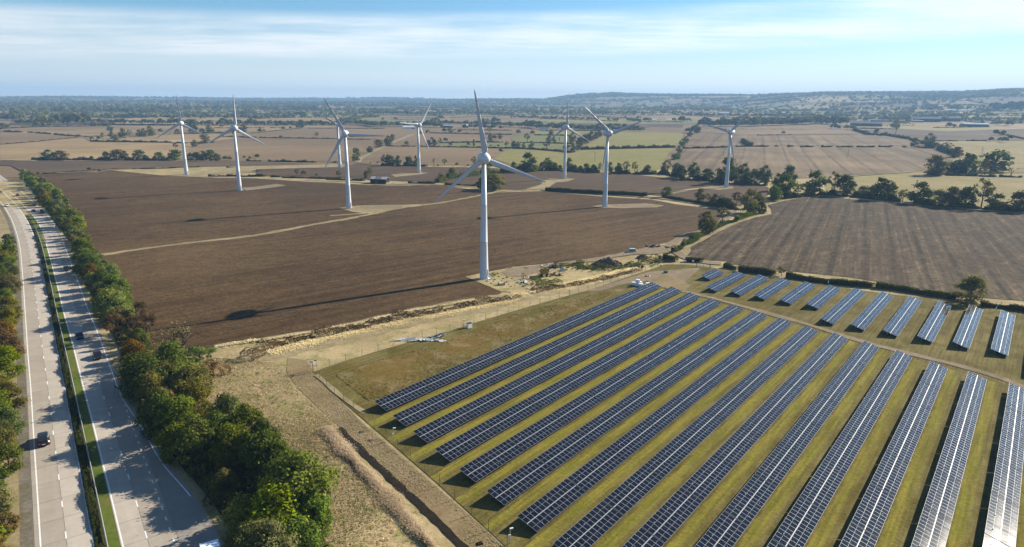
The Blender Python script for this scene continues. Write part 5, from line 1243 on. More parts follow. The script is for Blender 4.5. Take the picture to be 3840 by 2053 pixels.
# ------------------------------------------------------------------ vehicles
def carpaint(nm, c): return plain(nm, c, .25, .5, 0, .02, .5)
M['win'] = plain('car_glass', (.012, .014, .018), .06, .5, 0, .02)
M['lamp_w'] = plain('headlight_lens', (.80, .82, .85), .15, .6, 0, .02)
M['lamp_r'] = plain('tail_light_lens', (.35, .012, .010), .2, .6, 0, .02)
M['rim'] = plain('wheel_rim', (.4, .41, .42), .3, .5, .7, .02)
def loft(name, secs, mat):
    """secs: (y, [(x, z) ring])"""
    n = len(secs[0][1]); V = [(x, y, z) for y, r in secs for x, z in r]; F = []
    for i in range(len(secs)-1):
        for k in range(n): F.append((i*n+k, i*n+(k+1) % n, (i+1)*n+(k+1) % n, (i+1)*n+k))
    F.append(tuple(range(n))); F.append(tuple(range((len(secs)-1)*n, len(secs)*n))[::-1])
    return mesh(name, V, F, mat)
def car_parts(kind):
    tall = {'saloon': 1.45, 'suv': 1.72}[kind]; L = {'saloon': 4.4, 'suv': 4.7}[kind]; W = .9; bl = .86 if kind == 'saloon' else 1.02
    def ring(w_, z0, z1, r=.12): return [(-w_, z0+r), (-w_+.03, z0), (w_-.03, z0), (w_, z0+r), (w_, z1-r), (w_-r, z1), (-w_+r, z1), (-w_, z1-r)]
    h = L/2
    body = [(-h, ring(W*.84, .42, bl*.80)), (-h+.25, ring(W*.97, .30, bl*.93)), (-h+.9, ring(W, .26, bl)), (h-1.5, ring(W, .26, bl)), (h-.45, ring(W*.97, .28, bl*.90)), (h, ring(W*.84, .36, bl*.74))]
    b = loft('body', body, M['alu'])
    back = -h+(.55 if kind == 'saloon' else .18)
    def cab(w_, z): return [(-w_, bl-.03), (-w_*.0-w_, bl), (-w_*.82, z-.06), (-w_*.74, z), (w_*.74, z), (w_*.82, z-.06), (w_, bl), (w_, bl-.03)]
    roof = loft('roof', [(back, cab(W*.90, bl+.06)), (back+.55, cab(W*.95, tall-.02)), (back+1.7, cab(W*.96, tall)), (h-1.95, cab(W*.95, tall-.06)), (h-1.05, cab(W*.90, bl+.05))], M['alu'])
    def pane(pts): return pts
    wn = MB()
    z0, z1 = bl+.06, tall-.12
    for s in (-1, 1):
        x0, x1 = s*(W*.965), s*(W*.845)
        ya, yb = back+.62, h-1.30; yc, yd = back+.72, h-1.85
        ym = (ya+yb)/2
        for (p, q_, p2, q2) in ((ya, ym-.05, yc, ym-.05), (ym+.05, yb, ym+.05, yd)):
            wn.add([(x0, p, z0), (x0, q_, z0), (x1, q2, z1), (x1, p2, z1)], [(0, 1, 2, 3)])
    side = wn.mesh('side_window', M['win'])
    wf = MB(); wf.add([(-W*.80, h-1.07, bl+.08), (W*.80, h-1.07, bl+.08), (W*.70, h-1.90, tall-.07), (-W*.70, h-1.90, tall-.07)], [(0, 1, 2, 3)]); front = wf.mesh('windscreen', M['win'])
    for v in front.vertices: v.co.z += .025; v.co.y += .02
    wr = MB(); wr.add([(W*.80, back+.02, bl+.10), (-W*.80, back+.02, bl+.10), (-W*.72, back+.50, tall-.06), (W*.72, back+.50, tall-.06)], [(0, 1, 2, 3)]); rear = wr.mesh('rear_window', M['win'])
    for v in rear.vertices: v.co.z += .02; v.co.y -= .03
    ty = lathe('tyre', [(.22, -.10), (.31, -.11), (.335, -.07), (.335, .07), (.31, .11), (.22, .10)], M['tyre'], 'x_', 14) if False else None
    tm = MB(); tm.tube([(-.11, 0, 0), (-.07, 0, 0), (.07, 0, 0), (.11, 0, 0)], [.30, .335, .335, .30], 14); tyre = tm.mesh('tyre', M['tyre'])
    rm = MB(); rm.tube([(-.118, 0, 0), (.118, 0, 0)], .20, 10); rim = rm.mesh('rim', M['rim'])
    hm = MB(); hm.box((0, 0, 0), (.36, .12, .15)); head = hm.mesh('headlight', M['lamp_w'])
    tl = MB(); tl.box((0, 0, 0), (.30, .09, .17)); tail = tl.mesh('tail_light', M['lamp_r'])
    pl_ = MB(); pl_.box((0, 0, 0), (.5, .02, .11)); plate = pl_.mesh('number_plate', M['lamp_w'])
    return dict(body=b, roof=roof, side=side, front=front, rear=rear, tyre=tyre, rim=rim, head=head, tail=tail, plate=plate, L=L, bl=bl)
CARS = {k: car_parts(k) for k in ('saloon', 'suv')}
def heading(C, p):
    i = int(np.argmin(((C-np.array(p[:2]))**2).sum(1))); i = min(max(i, 1), len(C)-2); d = C[i+1]-C[i-1]; return math.atan2(-d[0], d[1])
def car(z, x, y, C, away, kind, col, label):
    p = gp(z, x, y); rz = heading(C, p)+(0 if away else PI)
    t = empty('car', (p[0], p[1], ZR+.01), rz); tag(t, label, 'car', 'cars on the dual carriageway'); c = CARS[kind]
    for nm, key in (('body', 'body'), ('roof', 'roof')):
        o = mobj(nm, c[key], t); o.material_slots[0].link = 'OBJECT'; o.material_slots[0].material = M[col]
    mobj('side_window', c['side'], t); mobj('windscreen', c['front'], t); mobj('rear_window', c['rear'], t)
    h = c['L']/2
    for s in (-1, 1):
        mobj('headlight', c['head'], t, (s*.60, h-.02-.06, c['bl']*.66)); mobj('tail_light', c['tail'], t, (s*.64, -h+.02, c['bl']*.72))
        for yy in (h-.95, -h+.85):
            w_ = mobj('wheel', c['tyre'], t, (s*.80, yy, .335)); mobj('rim', c['rim'], w_)
    mobj('number_plate', c['plate'], t, (0, -h-.005, .55))
for nm, c in (('paint_black', (.010, .011, .014)), ('paint_blue', (.012, .022, .055)), ('paint_white', (.72, .73, .74)), ('paint_red', (.07, .012, .014)), ('paint_grey', (.10, .105, .11))): M[nm] = carpaint(nm, c)
car('I', 348, 548, CL, True, 'suv', 'paint_black', 'lone black car driving away in the sunlit left-hand lane')
car('E', 685, 962, CR, False, 'saloon', 'paint_blue', 'dark blue car coming down the sunlit strip of the right carriageway')
car('E', 842, 1132, CR, False, 'saloon', 'paint_black', 'black car in tree shade just below the dark blue one')
car('E', 572, 380, CR, False, 'saloon', 'paint_black', 'small dark car alone in tree shade high on the right carriageway')
car('R', 722, 645, CR, False, 'suv', 'paint_black', 'dark car with pale bonnet, lowest right of the shaded trio')
car('R', 582, 628, CR, False, 'saloon', 'paint_blue', 'dark blue car beside another in the shaded trio')
car('R', 592, 522, CR, False, 'saloon', 'paint_black', 'black car behind the pair in the shaded trio')
car('R', 308, 352, CR, False, 'saloon', 'paint_red', 'small dark red car near the far bend of the road')
car('R', 126, 528, CL, True, 'saloon', 'paint_white', 'white car near the left edge, at the far bend')
car('R', 4, 300, CL, True, 'saloon', 'paint_grey', 'grey car cut off by the left edge, at the far bend')
def lorry():
    a, b = gp('I', 1586, 1345, 3.6), gp('I', 1716, 1308, 3.6); m_ = (a+b)/2; W = float(np.linalg.norm((b-a)[:2])); W = min(max(W, 2.3), 2.7)
    d = (b-a)[:2]/np.linalg.norm((b-a)[:2]); back = np.array([d[1], -d[0]])       # toward the viewer
    t = empty('lorry', (m_[0], m_[1], .1), math.atan2(d[1], d[0])); tag(t, 'white box lorry cut off by the bottom edge, in shade on the slip road', 'lorry')
    M['lorry_roof'] = plain('white_lorry_body', (.74, .78, .82), .4, .4, 0, .05, .7)
    mb = MB(); mb.box((0, -3.6, 2.2), (W, 7.2, 2.6)); mobj('cargo_box', mb.mesh('cargo_box', M['lorry_roof']), t)
    mb = MB()
    for i in range(5): mb.box((0, -.08-1.75*i, 3.515), (W-.1, .06, .035))
    for s in (-1, 1): mb.box((s*(W/2-.05), -3.6, 3.52), (.10, 7.2, .05))
    mobj('roof_rib', mb.mesh('roof_rib', M['alu']), t)
    mb = MB(); mb.box((0, -8.2, 1.6), (2.3, 1.8, 2.3), taper=.93); mobj('cab', mb.mesh('cab', M['lorry_roof']), t)
    mb = MB(); mb.box((0, -9.09, 2.0), (1.9, .06, .8)); mobj('windscreen', mb.mesh('windscreen', M['win']), t)
    mb = MB(); mb.box((0, -4.4, .72), (.9, 8.6, .3)); mobj('chassis', mb.mesh('chassis', M['dark']), t)
    for yy in (-1.6, -7.9):
        for s in (-1, 1):
            tm = MB(); tm.tube([(-.15, 0, 0), (.15, 0, 0)], .48, 14); w_ = mobj('wheel', tm.mesh('wheel', M['tyre']), t, (s*1.0, yy, .48))
            tm = MB(); tm.tube([(-.155, 0, 0), (.155, 0, 0)], .27, 10); mobj('rim', tm.mesh('rim', M['rim']), w_)
    for s in (-1, 1):
        tm = MB(); tm.box((s*.95, .02, .85), (.3, .06, .14)); mobj('tail_light', tm.mesh('tail_light', M['lamp_r']), t)
lorry()

# ------------------------------------------------------------------ buildings
M['roof_tin'] = plain('old_tin_roof', (.38, .37, .36), .6, .3, 0, .35, .5); M['roof_tin_d'] = plain('rusted_tin_roof', (.17, .15, .135), .7, .3, 0, .4, .5)
M['black_board'] = plain('black_boarding', (.020, .018, .017), .9, .1, 0, .3, 1.2); M['brick'] = plain('brick_wall', (.24, .13, .085), .9, .1, 0, .25, 2.)
M['roof_slate'] = plain('slate_roof', (.10, .10, .11), .7, .3, 0, .25, .8); M['roof_tile'] = plain('red_tile_roof', (.20, .095, .06), .8, .2, 0, .25, .8)
M['wall_white'] = plain('white_wall', (.72, .70, .66), .8, .2, 0, .08, .6); M['wall_grey'] = plain('grey_cladding', (.13, .14, .155), .6, .3, 0, .2, .3)
M['roof_pale'] = plain('pale_sheet_roof', (.60, .61, .62), .5, .3, 0, .12, .2); M['roof_green'] = plain('grey_green_sheet_roof', (.25, .28, .26), .6, .3, 0, .15, .2); M['roof_dark'] = plain('dark_sheet_roof', (.10, .105, .12), .5, .4, 0, .15, .15)
M['wall_navy'] = plain('dark_shed_wall', (.030, .034, .045), .6, .3, 0, .2, .3)
def building(name, p, W, D, eave, ridge, rz, wall, roof, label, cat, group=None, wins=0, door=True, over=.25):
    """gabled: ridge along local x"""
    t = empty(name, p, rz); tag(t, label, cat, group)
    x, y = W/2, D/2; mb = MB()
    mb.add([(-x, -y, -.5), (x, -y, -.5), (x, y, -.5), (-x, y, -.5), (-x, -y, eave), (x, -y, eave), (x, y, eave), (-x, y, eave), (-x, 0, ridge), (x, 0, ridge)], [(0, 1, 5, 4), (2, 3, 7, 6), (1, 2, 6, 9, 5), (3, 0, 4, 8, 7)])
    wl = mobj('wall', mb.mesh('wall', M[wall]), t)
    xo, yo = x+over, y+over; dz = over*(ridge-eave)/y; mb = MB(); th = .14
    for s in (-1, 1):
        a = [(-xo, s*yo, eave-dz+.06), (xo, s*yo, eave-dz+.06), (xo, 0, ridge+.06), (-xo, 0, ridge+.06)]; b = [(q_[0], q_[1], q_[2]+th) for q_ in a]
        f = [(0, 1, 2, 3), (7, 6, 5, 4), (0, 4, 5, 1), (1, 5, 6, 2), (2, 6, 7, 3), (3, 7, 4, 0)]
        mb.add(a+b, f if s == 1 else [q_[::-1] for q_ in f])
    rf = mobj('roof', mb.mesh('roof', M[roof]), t)
    for i in range(wins):
        wx = -x+W*(i+.6)/(wins+.2); m_ = MB(); m_.box((0, 0, 0), (min(1.1, W/(wins+1)*.6), .08, 1.0)); mobj('window', m_.mesh('window', M['win']), t, (wx, -y-.02, eave*.55))
    if door:
        m_ = MB(); m_.box((0, 0, 0), (min(W*.3, 3.2 if W > 9 else 1.), .08, min(eave*.8, 3.4))); mobj('door', m_.mesh('door', M['dark']), t, (x*.45, -y-.02, min(eave*.8, 3.4)/2))
    return t, wl, rf
def bpx(z, x0, x1, yb, yt, name, wall, roof, label, cat='building', group=None, depth=None, wins=0, eave_f=.62, rz=0., door=True):
    p = gp(z, (x0+x1)/2, yb); s = dist(p)/FPX/ZONES[z][2]; W = (x1-x0)*s; Ht = max((yb-yt)*s, 2.5); D = depth or max(min(W*.6, 14), 5)
    az = math.atan2(p[0], p[1])
    return building(name, (p[0]+math.sin(az)*D/2, p[1]+math.cos(az)*D/2, p[2]), W, D, Ht*eave_f, Ht*.96, -az+rz, wall, roof, label, cat, group, wins, door)
# the field barn
bp = (gp('B', 985, 898)+gp('B', 1080, 905))/2
def barn():
    p = gp('B', 1062, 896); s = dist(p)/FPX/2.2948; W, D, e, r = 12.6, 6.6, 3.6, 4.9
    rz = math.radians(-14)
    t, wl, rf = building('barn', (p[0], p[1]+2.5, 0), W, D, e, r, rz, 'black_board', 'roof_tin', 'black open-sided field barn with a patched pale tin roof, beside the third turbine', 'barn', door=False)
    m_ = MB(); m_.box((0, 0, 0), (2.6, .06, 2.5)); mobj('door', m_.mesh('door', M['dark']), t, (-1.2, -D/2-.03, 1.3))
    # rust-stained middle sheets on the sunny slope
    m_ = MB(); y, th = D/2+.25, .0
    sl = (r-e)/(D/2); m_.add([(-2.9, -y, e-.25*sl+.215), (2.2, -y, e-.25*sl+.215), (2.2, -.05, r+.205), (-2.9, -.05, r+.205)], [(0, 1, 2, 3)]); mobj('roof_sheet', m_.mesh('roof_sheet', M['roof_tin_d']), rf)
    for k in range(4):
        m_ = MB(); m_.box((0, 0, 0), (.18, .18, 2.2)); mobj('post', m_.mesh('post', M['straw_post']), t, (W/2+.12, -D/2+.8+k*1.7, 1.1))
    m_ = MB(); m_.box((0, 0, 0), (.1, D-.5, .9)); mobj('hay_bale_wall', m_.mesh('hay_bale_wall', M['straw_post']), t, (W/2+.06, 0, .5))
M['straw_post'] = plain('weathered_straw', (.34, .26, .15), .95, .1, 0, .3, 1.5)
barn()
bpx('c', 935, 1135, 540, 495, 'farm_shed', 'wall_white', 'roof_pale', 'long pale-roofed farm shed behind the distant turbine hub', 'shed', depth=10, eave_f=.55)
bpx('c', 1500, 1680, 522, 480, 'farm_shed', 'black_board', 'roof_green', 'long dark farm shed with a grey-green roof among trees', 'shed', depth=12)
bpx('c', 1830, 1915, 522, 474, 'farm_shed', 'wall_grey', 'roof_pale', 'grey farm shed with a pale roof, right of the long dark one', 'shed', depth=10)
bpx('d', 420, 560, 578, 512, 'farmhouse', 'wall_white', 'roof_slate', 'slate-roofed farmhouse among trees behind the turbine with an upright blade', 'house', wins=4)
bpx('d', 750, 790, 560, 530, 'shed', 'wall_white', 'roof_pale', 'small white shed left of the upright-blade turbine hub', 'shed')
bpx('d', 2078, 2172, 418, 393, 'farm_shed', 'wall_white', 'roof_pale', 'white farm shed, left of a pair in the vale', 'shed', 'white sheds in the vale')
bpx('d', 2335, 2450, 412, 393, 'farm_shed', 'wall_white', 'roof_pale', 'white farm shed, right of a pair in the vale', 'shed', 'white sheds in the vale')
bpx('e', 1480, 1555, 312, 288, 'farm_shed', 'wall_white', 'roof_pale', 'isolated white barn above the dark tree belt on the right', 'shed')
bpx('e', 1485, 1510, 350, 325, 'house', 'wall_white', 'roof_slate', 'small white house below the isolated white barn', 'house')
bpx('e', 555, 690, 322, 288, 'house', 'wall_white', 'roof_pale', 'pale houses block left above the rightmost turbine', 'house', wins=3)
bpx('e', 2576, 2950, 505, 438, 'industrial_shed', 'wall_navy', 'roof_dark', 'long dark industrial shed at the end of the tree belt', 'shed', depth=26, eave_f=.58)
bpx('f', 350, 945, 440, 408, 'industrial_shed', 'wall_navy', 'roof_dark', 'low dark shed behind the vehicle yard', 'shed', depth=20)
bpx('f', 950, 1255, 440, 372, 'industrial_shed', 'wall_navy', 'roof_dark', 'tall dark shed left of the pair right of the vehicle yard', 'shed', depth=26)
bpx('f', 1320, 1560, 432, 366, 'industrial_shed', 'wall_navy', 'roof_dark', 'tall dark shed right of the pair beyond the vehicle yard', 'shed', depth=26)
bpx('f', 1700, 1975, 512, 462, 'industrial_shed', 'wall_navy', 'roof_pale', 'separate dark shed with a bright roof edge in the fields', 'shed', depth=16, eave_f=.66)
bpx('f', 1395, 1482, 268, 246, 'shed', 'wall_white', 'roof_pale', 'small white hillside shed, left one', 'shed', 'hillside sheds')
bpx('f', 1545, 1742, 280, 258, 'shed', 'wall_grey', 'roof_pale', 'longer white-roofed hillside shed, right one', 'shed', 'hillside sheds')
bpx('e', 2250, 2290, 550, 530, 'shed', 'wall_white', 'roof_pale', 'small white hut at the end of the tree belt, left of two', 'hut', 'white huts')
bpx('e', 2300, 2330, 550, 528, 'shed', 'wall_white', 'roof_pale', 'small white hut at the end of the tree belt, right of two', 'hut', 'white huts')
bpx('b', 2545, 2576, 1080, 1060, 'shed', 'wall_white', 'roof_pale', 'small white shed beside the hidden turbine base', 'hut')
bpx('a', 2050, 2160, 445, 418, 'house', 'wall_white', 'roof_tile', 'white house in the tree line left of the leftmost turbine', 'house', wins=3)
bpx('a', 2310, 2380, 475, 455, 'house', 'wall_white', 'roof_slate', 'low white house at the far hedge left of the leftmost turbine', 'house', wins=2)
hv = []
for (z, xs, yb, h_) in (('b', (490, 545, 600, 690, 760, 890), 265, 22), ('c', (1490, 1540, 1620, 1690, 1760, 1830, 1900, 1990, 2110, 2190, 2270, 2340, 2420, 2500), 312, 20), ('e', (100, 140, 190, 235, 290, 330, 370), 318, 22), ('d', (2140, 2190, 2250, 2300, 2350), 292, 20), ('a', (700, 790, 1100, 1300, 1420), 215, 14), ('d', (60, 110, 160), 308, 16)):
    for x in xs: hv.append((z, x+RNG.uniform(-12, 12), yb+RNG.uniform(-9, 9), h_))
VN = {'b': 'in the village left of turbine two', 'c': 'in the village behind the largest turbine', 'e': 'in the village by the rightmost turbine', 'd': 'in the vale behind the upright blade', 'a': 'in the hamlet at upper left'}
hv.sort(key=lambda t: (t[0], t[1])); cnt_ = {}
for (z, x, y, h_) in hv:
    wl, rf = random.choice(['wall_white', 'wall_white', 'brick']), random.choice(['roof_tile', 'roof_slate', 'roof_tile']); i = cnt_.get(z, 0); cnt_[z] = i+1
    d_ = ('white ' if wl == 'wall_white' else 'brick ')+('slate-roofed' if rf == 'roof_slate' else 'red-roofed')
    bpx(z, x-h_*.9, x+h_*.9, y, y-h_, 'house', wl, rf, f'tiny {d_} house, {ORD[i]} from left {VN[z]}', 'house', 'houses '+VN[z], door=False, rz=random.uniform(-.6, .6))
# vehicles parked in the yard beside the sheds: a few pixels each
vb = MB(); vb.box((0, 0, .62), (4.3, 1.8, .75)); vb.box((-.2, 0, 1.22), (2.4, 1.65, .55), 1, taper=.85)
YC = [vb.mesh('car', [M[c], M['win']]) for c in ('paint_white', 'paint_grey', 'paint_blue', 'paint_red')]
YN = ['white', 'grey', 'dark blue', 'dark red']; cnt_ = {}
for k in range(46):
    row, ci = k//23, int(RNG.choice(4, p=[.5, .25, .15, .1]))
    p = gp('f', 430+(k % 23)*22+RNG.uniform(-8, 8), 468+row*28+RNG.uniform(-9, 9)); i = cnt_.get((row, ci), 0); cnt_[row, ci] = i+1
    o = mobj('car', YC[ci], None, p, RNG.uniform(0, 3.1)); s_ = 1.25; o.scale = (s_, s_, s_)
    tag(o, f"tiny {YN[ci]} vehicle, {ORD[i]} of that colour from left in the yard's {['back', 'front'][row]} row", 'car', 'vehicles in the industrial yard')
# poles
def pole(z, x, yb, yt, label, lattice=False):
    p = gp(z, x, yb); s = dist(p)/FPX/ZONES[z][2]; h = (yb-yt)*s; t = empty('pylon' if lattice else 'utility_pole', p); tag(t, label, 'pylon' if lattice else 'pole')
    mb = MB()
    if lattice:
        w_ = 1.3
        for a, b in ((-1, -1), (1, -1), (1, 1), (-1, 1)): mb.tube([(a*w_, b*w_, 0), (a*.35, b*.35, h)], .10, 4)
        for k in range(6):
            z0, z1 = h*k/6, h*(k+1)/6; w0, w1 = w_-(w_-.35)*k/6, w_-(w_-.35)*(k+1)/6
            for a, b, c, d in ((-1, -1, 1, -1), (1, -1, 1, 1), (1, 1, -1, 1), (-1, 1, -1, -1)): mb.tube([(a*w0, b*w0, z0), (c*w1, d*w1, z1)], .06, 3)
        mobj('mast', mb.mesh('mast', M['steel']), t)
    else:
        mb.tube([(0, 0, 0), (0, 0, h)], [.17, .12], 6); mobj('mast', mb.mesh('mast', M['wood']), t)
    m_ = MB(); m_.box((0, 0, h*.94), (2.2 if not lattice else 2.8, .16, .16)); mobj('crossarm', m_.mesh('crossarm', M['wood' if not lattice else 'steel']), t, rz=.5)
pole('a', 600, 985, 905, 'thin wooden pole behind the hedge at the far left'); pole('b', 1253, 995, 918, 'thin wooden pole left of a narrow brown tree'); pole('d', 1247, 1040, 893, 'thin wooden pole standing in the yellow-green field')
pole('e', 612, 965, 832, 'wooden pole in the striped stubble left of the rightmost turbine'); pole('e', 2490, 965, 832, 'wooden pole in the middle of the striped stubble'); pole('f', 1930, 1000, 856, 'lattice mast in the golden field by the big dome tree', True)
pole('b', 905, 1110, 960, 'thin pole beside the small hedge left of the second turbine')

# ------------------------------------------------------------------ scrap yard, bales and small things
M['rust'] = plain('rusty_steel', (.085, .040, .022), .85, .2, 0, .5, 2.); M['yellow'] = plain('faded_yellow_paint', (.30, .19, .025), .7, .3, 0, .4, 1.5)
M['bale'] = plain('white_bale_wrap', (.80, .81, .80), .35, .4, 0, .06, 1.2); M['rubble'] = plain('rubble', (.115, .085, .068), .95, .1, 0, .5, .9)
M['silver'] = plain('scrap_aluminium', (.56, .57, .56), .4, .5, .3, .3, 1.5); M['green_p'] = plain('green_plastic', (.012, .11, .065), .5, .4); M['grey_w'] = plain('dull_grey_paint', (.35, .40, .38), .6, .3, 0, .3, 1.)
def rock(seed, n=1):
    g = np.random.default_rng(seed); bm = bmesh.new(); bmesh.ops.create_icosphere(bm, subdivisions=1, radius=.5)
    for v in bm.verts: v.co = v.co*g.uniform(.6, 1.15)
    me = bpy.data.meshes.new('rock'); bm.to_mesh(me); bm.free(); me.materials.append(M['rubble']); return me
RK = [rock(i) for i in range(5)]
def heap(z, x, y, w_, d_, h, n, label, name='rubble_heap', mats=None):
    p = gp(z, x, y); t = empty(name, p); tag(t, label, 'rubble heap'); mb = MB()
    V, F = [], []; k = 18
    for i in range(k+1):
        for j in range(k+1):
            a, b = i/k*2-1, j/k*2-1; r = math.hypot(a, b)
            zz_ = h*max(0, 1-r**1.6)*(.75+.35*math.sin(a*5+1)*math.cos(b*4))+RNG.uniform(-.12, .12)*(r < .9); V.append((a*w_/2, b*d_/2, max(zz_, -.05)))
    for i in range(k):
        for j in range(k): F.append((i*(k+1)+j, (i+1)*(k+1)+j, (i+1)*(k+1)+j+1, i*(k+1)+j+1))
    mobj('mound', mesh('mound', V, F, M['rubble']), t)
    for q_ in range(n):
        a, r = RNG.uniform(0, 6.28), math.sqrt(RNG.uniform(0, .9)); xx, yy = math.cos(a)*r*w_/2, math.sin(a)*r*d_/2
        o = mobj('rock', RK[q_ % 5], t, (xx, yy, h*max(0, 1-r**1.6)*.9)); s = RNG.uniform(.4, 1.1); o.scale = (s, s*RNG.uniform(.6, 1), s*.7); o.rotation_euler = (RNG.uniform(0, 3), RNG.uniform(0, 3), 0)
heap('Q', 1280, 300, 12.5, 7., 3.0, 120, 'large brown rubble heap beside the farm track')
heap('Q', 1880, 185, 5.5, 4., 1.7, 30, 'small dark rubble heap near the track bend')
def obj_from(name, mb, mats, p, rz, label, cat, group=None, pname=None):
    o = mobj(name, mb.mesh(name, mats), None, p, rz); tag(o, label, cat, group); return o
def trailer():
    p = gp('Q', 190, 490); t = empty('hopper_trailer', p, math.radians(-8)); tag(t, 'faded yellow hopper trailer with black frame in the scrap yard', 'trailer')
    V = [(-1.2, -.8, .95), (1.2, -.8, .95), (1.2, .8, .95), (-1.2, .8, .95), (-1.9, -1.15, 2.35), (1.9, -1.15, 2.35), (1.9, 1.15, 2.35), (-1.9, 1.15, 2.35)]
    V += [(x*.94, y*.94, z_+.06) for x, y, z_ in V]
    F_ = [(3, 2, 1, 0), (0, 1, 5, 4), (1, 2, 6, 5), (2, 3, 7, 6), (3, 0, 4, 7), (8, 9, 10, 11), (12, 13, 9, 8), (13, 14, 10, 9), (14, 15, 11, 10), (15, 12, 8, 11), (4, 5, 13, 12), (5, 6, 14, 13), (6, 7, 15, 14), (7, 4, 12, 15)]
    mobj('hopper', mesh('hopper', V, F_, M['yellow']), t)
    mb = MB()
    for s in (-.7, .7): mb.box((0, s, .75), (4.4, .14, .18))
    mb.box((2.9, 0, .7), (1.6, .12, .12)); mobj('frame', mb.mesh('frame', M['rust']), t)
    for x in (-.9, .9):
        for s in (-1, 1):
            m_ = MB(); m_.tube([(0, -.14, 0), (0, .14, 0)], .45, 12); mobj('wheel', m_.mesh('wheel', M['tyre']), t, (x, s*.95, .45))
trailer()
def harrow():
    p = gp('W', 1660, 935); t = empty('farm_implement', p, .3); tag(t, 'rusty upright implement frame with a wheel, right of the nearest turbine', 'farm machine')
    mb = MB()
    for x in (-.8, -.35): mb.tube([(x, 0, 0), (x, 0, 2.5)], .07, 5)
    for z_ in (.5, 1.1, 1.7, 2.3): mb.tube([(-.8, 0, z_), (-.35, 0, z_)], .05, 4)
    mb.tube([(-.35, 0, 2.4), (1.2, 0, .4)], .07, 5); mb.tube([(1.2, 0, .3), (-.8, 0, .3)], .07, 5); mobj('frame', mb.mesh('frame', M['rust']), t)
    pts = [(.55+.75*math.cos(a), .1, .85+.75*math.sin(a)) for a in np.linspace(0, 2*PI, 15)]
    mb = MB(); mb.tube(pts, .06, 5); mb.tube([pts[0], pts[7]], .04, 4); mb.tube([pts[3], pts[10]], .04, 4); mobj('wheel', mb.mesh('wheel', M['rust']), t)
harrow()
def roller():
    p = gp('W', 1125, 1075); t = empty('farm_roller', p, .1); tag(t, 'small dark two-wheeled implement on the grass by the nearest turbine', 'farm machine')
    mb = MB(); mb.box((0, 0, .75), (1.8, 1.0, .35)); mobj('bed', mb.mesh('bed', M['grey_w']), t)
    mb = MB(); mb.tube([(-1.0, 0, .45), (1.0, 0, .45)], .08, 6); mobj('axle', mb.mesh('axle', M['rust']), t)
    for s in (-1, 1):
        m_ = MB(); m_.tube([(-.13, 0, 0), (.13, 0, 0)], .58, 12); mobj('wheel', m_.mesh('wheel', M['tyre']), t, (s*1.0, 0, .58))
roller()
def scrap(z, x, y, n, w_, d_, h, mats, label, flat=False):
    p = gp(z, x, y); t = empty('scrap_pile', p); tag(t, label, 'scrap')
    for k in range(n):
        m_ = MB(); L = RNG.uniform(.8, 2.6); r = RNG.random()
        if flat or r < .4: m_.box((0, 0, 0), (L, RNG.uniform(.3, .9), .05))
        elif r < .75: m_.tube([(-L/2, 0, 0), (L/2, 0, 0)], RNG.uniform(.05, .12), 6)
        else: m_.box((0, 0, 0), (RNG.uniform(.4, .9), RNG.uniform(.4, .8), RNG.uniform(.3, .7)), taper=.8)
        o = mobj(['sheet', 'pipe', 'box'][0 if flat or r < .4 else (1 if r < .75 else 2)], m_.mesh('scrap_piece', M[mats[k % len(mats)]]), t, (RNG.normal()*w_*.25, RNG.normal()*d_*.25, .15+abs(RNG.normal())*h*.4))
        o.rotation_euler = (RNG.normal()*.25, RNG.normal()*.25, RNG.uniform(0, 3.1) if not flat else .35+RNG.normal()*.2)
scrap('Q', 340, 350, 34, 5.5, 3., 1.3, ['rust', 'dark', 'silver', 'rust', 'paint_red'], 'heap of rusty and silver scrap above the yellow trailer')
scrap('Q', 390, 480, 22, 5.5, 2., 1., ['rust', 'rust', 'yellow', 'dark'], 'low rusty machine wreck right of the yellow trailer')
scrap('W', 1600, 1010, 14, 3., 2., .8, ['silver', 'dark', 'grey_w', 'rust'], 'grey and black junk among green weeds below the implement frame')
scrap('W', 1860, 935, 10, 2.5, 1.6, .6, ['dark', 'rust'], 'dark junk in the grass between implement frame and trailer')
scrap('N', 205, 1105, 26, 5.5, 2.4, .9, ['rust', 'paint_red', 'rust', 'dark'], 'reddish scrap heap at the edge of the brown field by the track bend')
scrap('P', 330, 715, 40, 12., 1.2, .45, ['silver', 'silver', 'grey_w'], 'long pile of bare silver metal strips beside the fence', True)
scrap('P', 565, 665, 16, 3.2, 1.1, .5, ['grey_w', 'silver', 'dark'], 'crumpled grey sheets at the right end of the silver strip pile', True)
def shark():
    p = gp('Q', 505, 405); mb = MB(); mb.add([(-1.2, -.6, 0), (1.1, -.6, 0), (1.3, .7, 0), (-.9, .7, 0), (-.1, .05, 1.7)], [(0, 1, 4), (1, 2, 4), (2, 3, 4), (3, 0, 4), (3, 2, 1, 0)])
    obj_from('steel_cone', mb, [M['grey_w'], M['dark']], p, .3, 'dark pointed steel hopper cone beside the scrap heap', 'scrap')
shark()
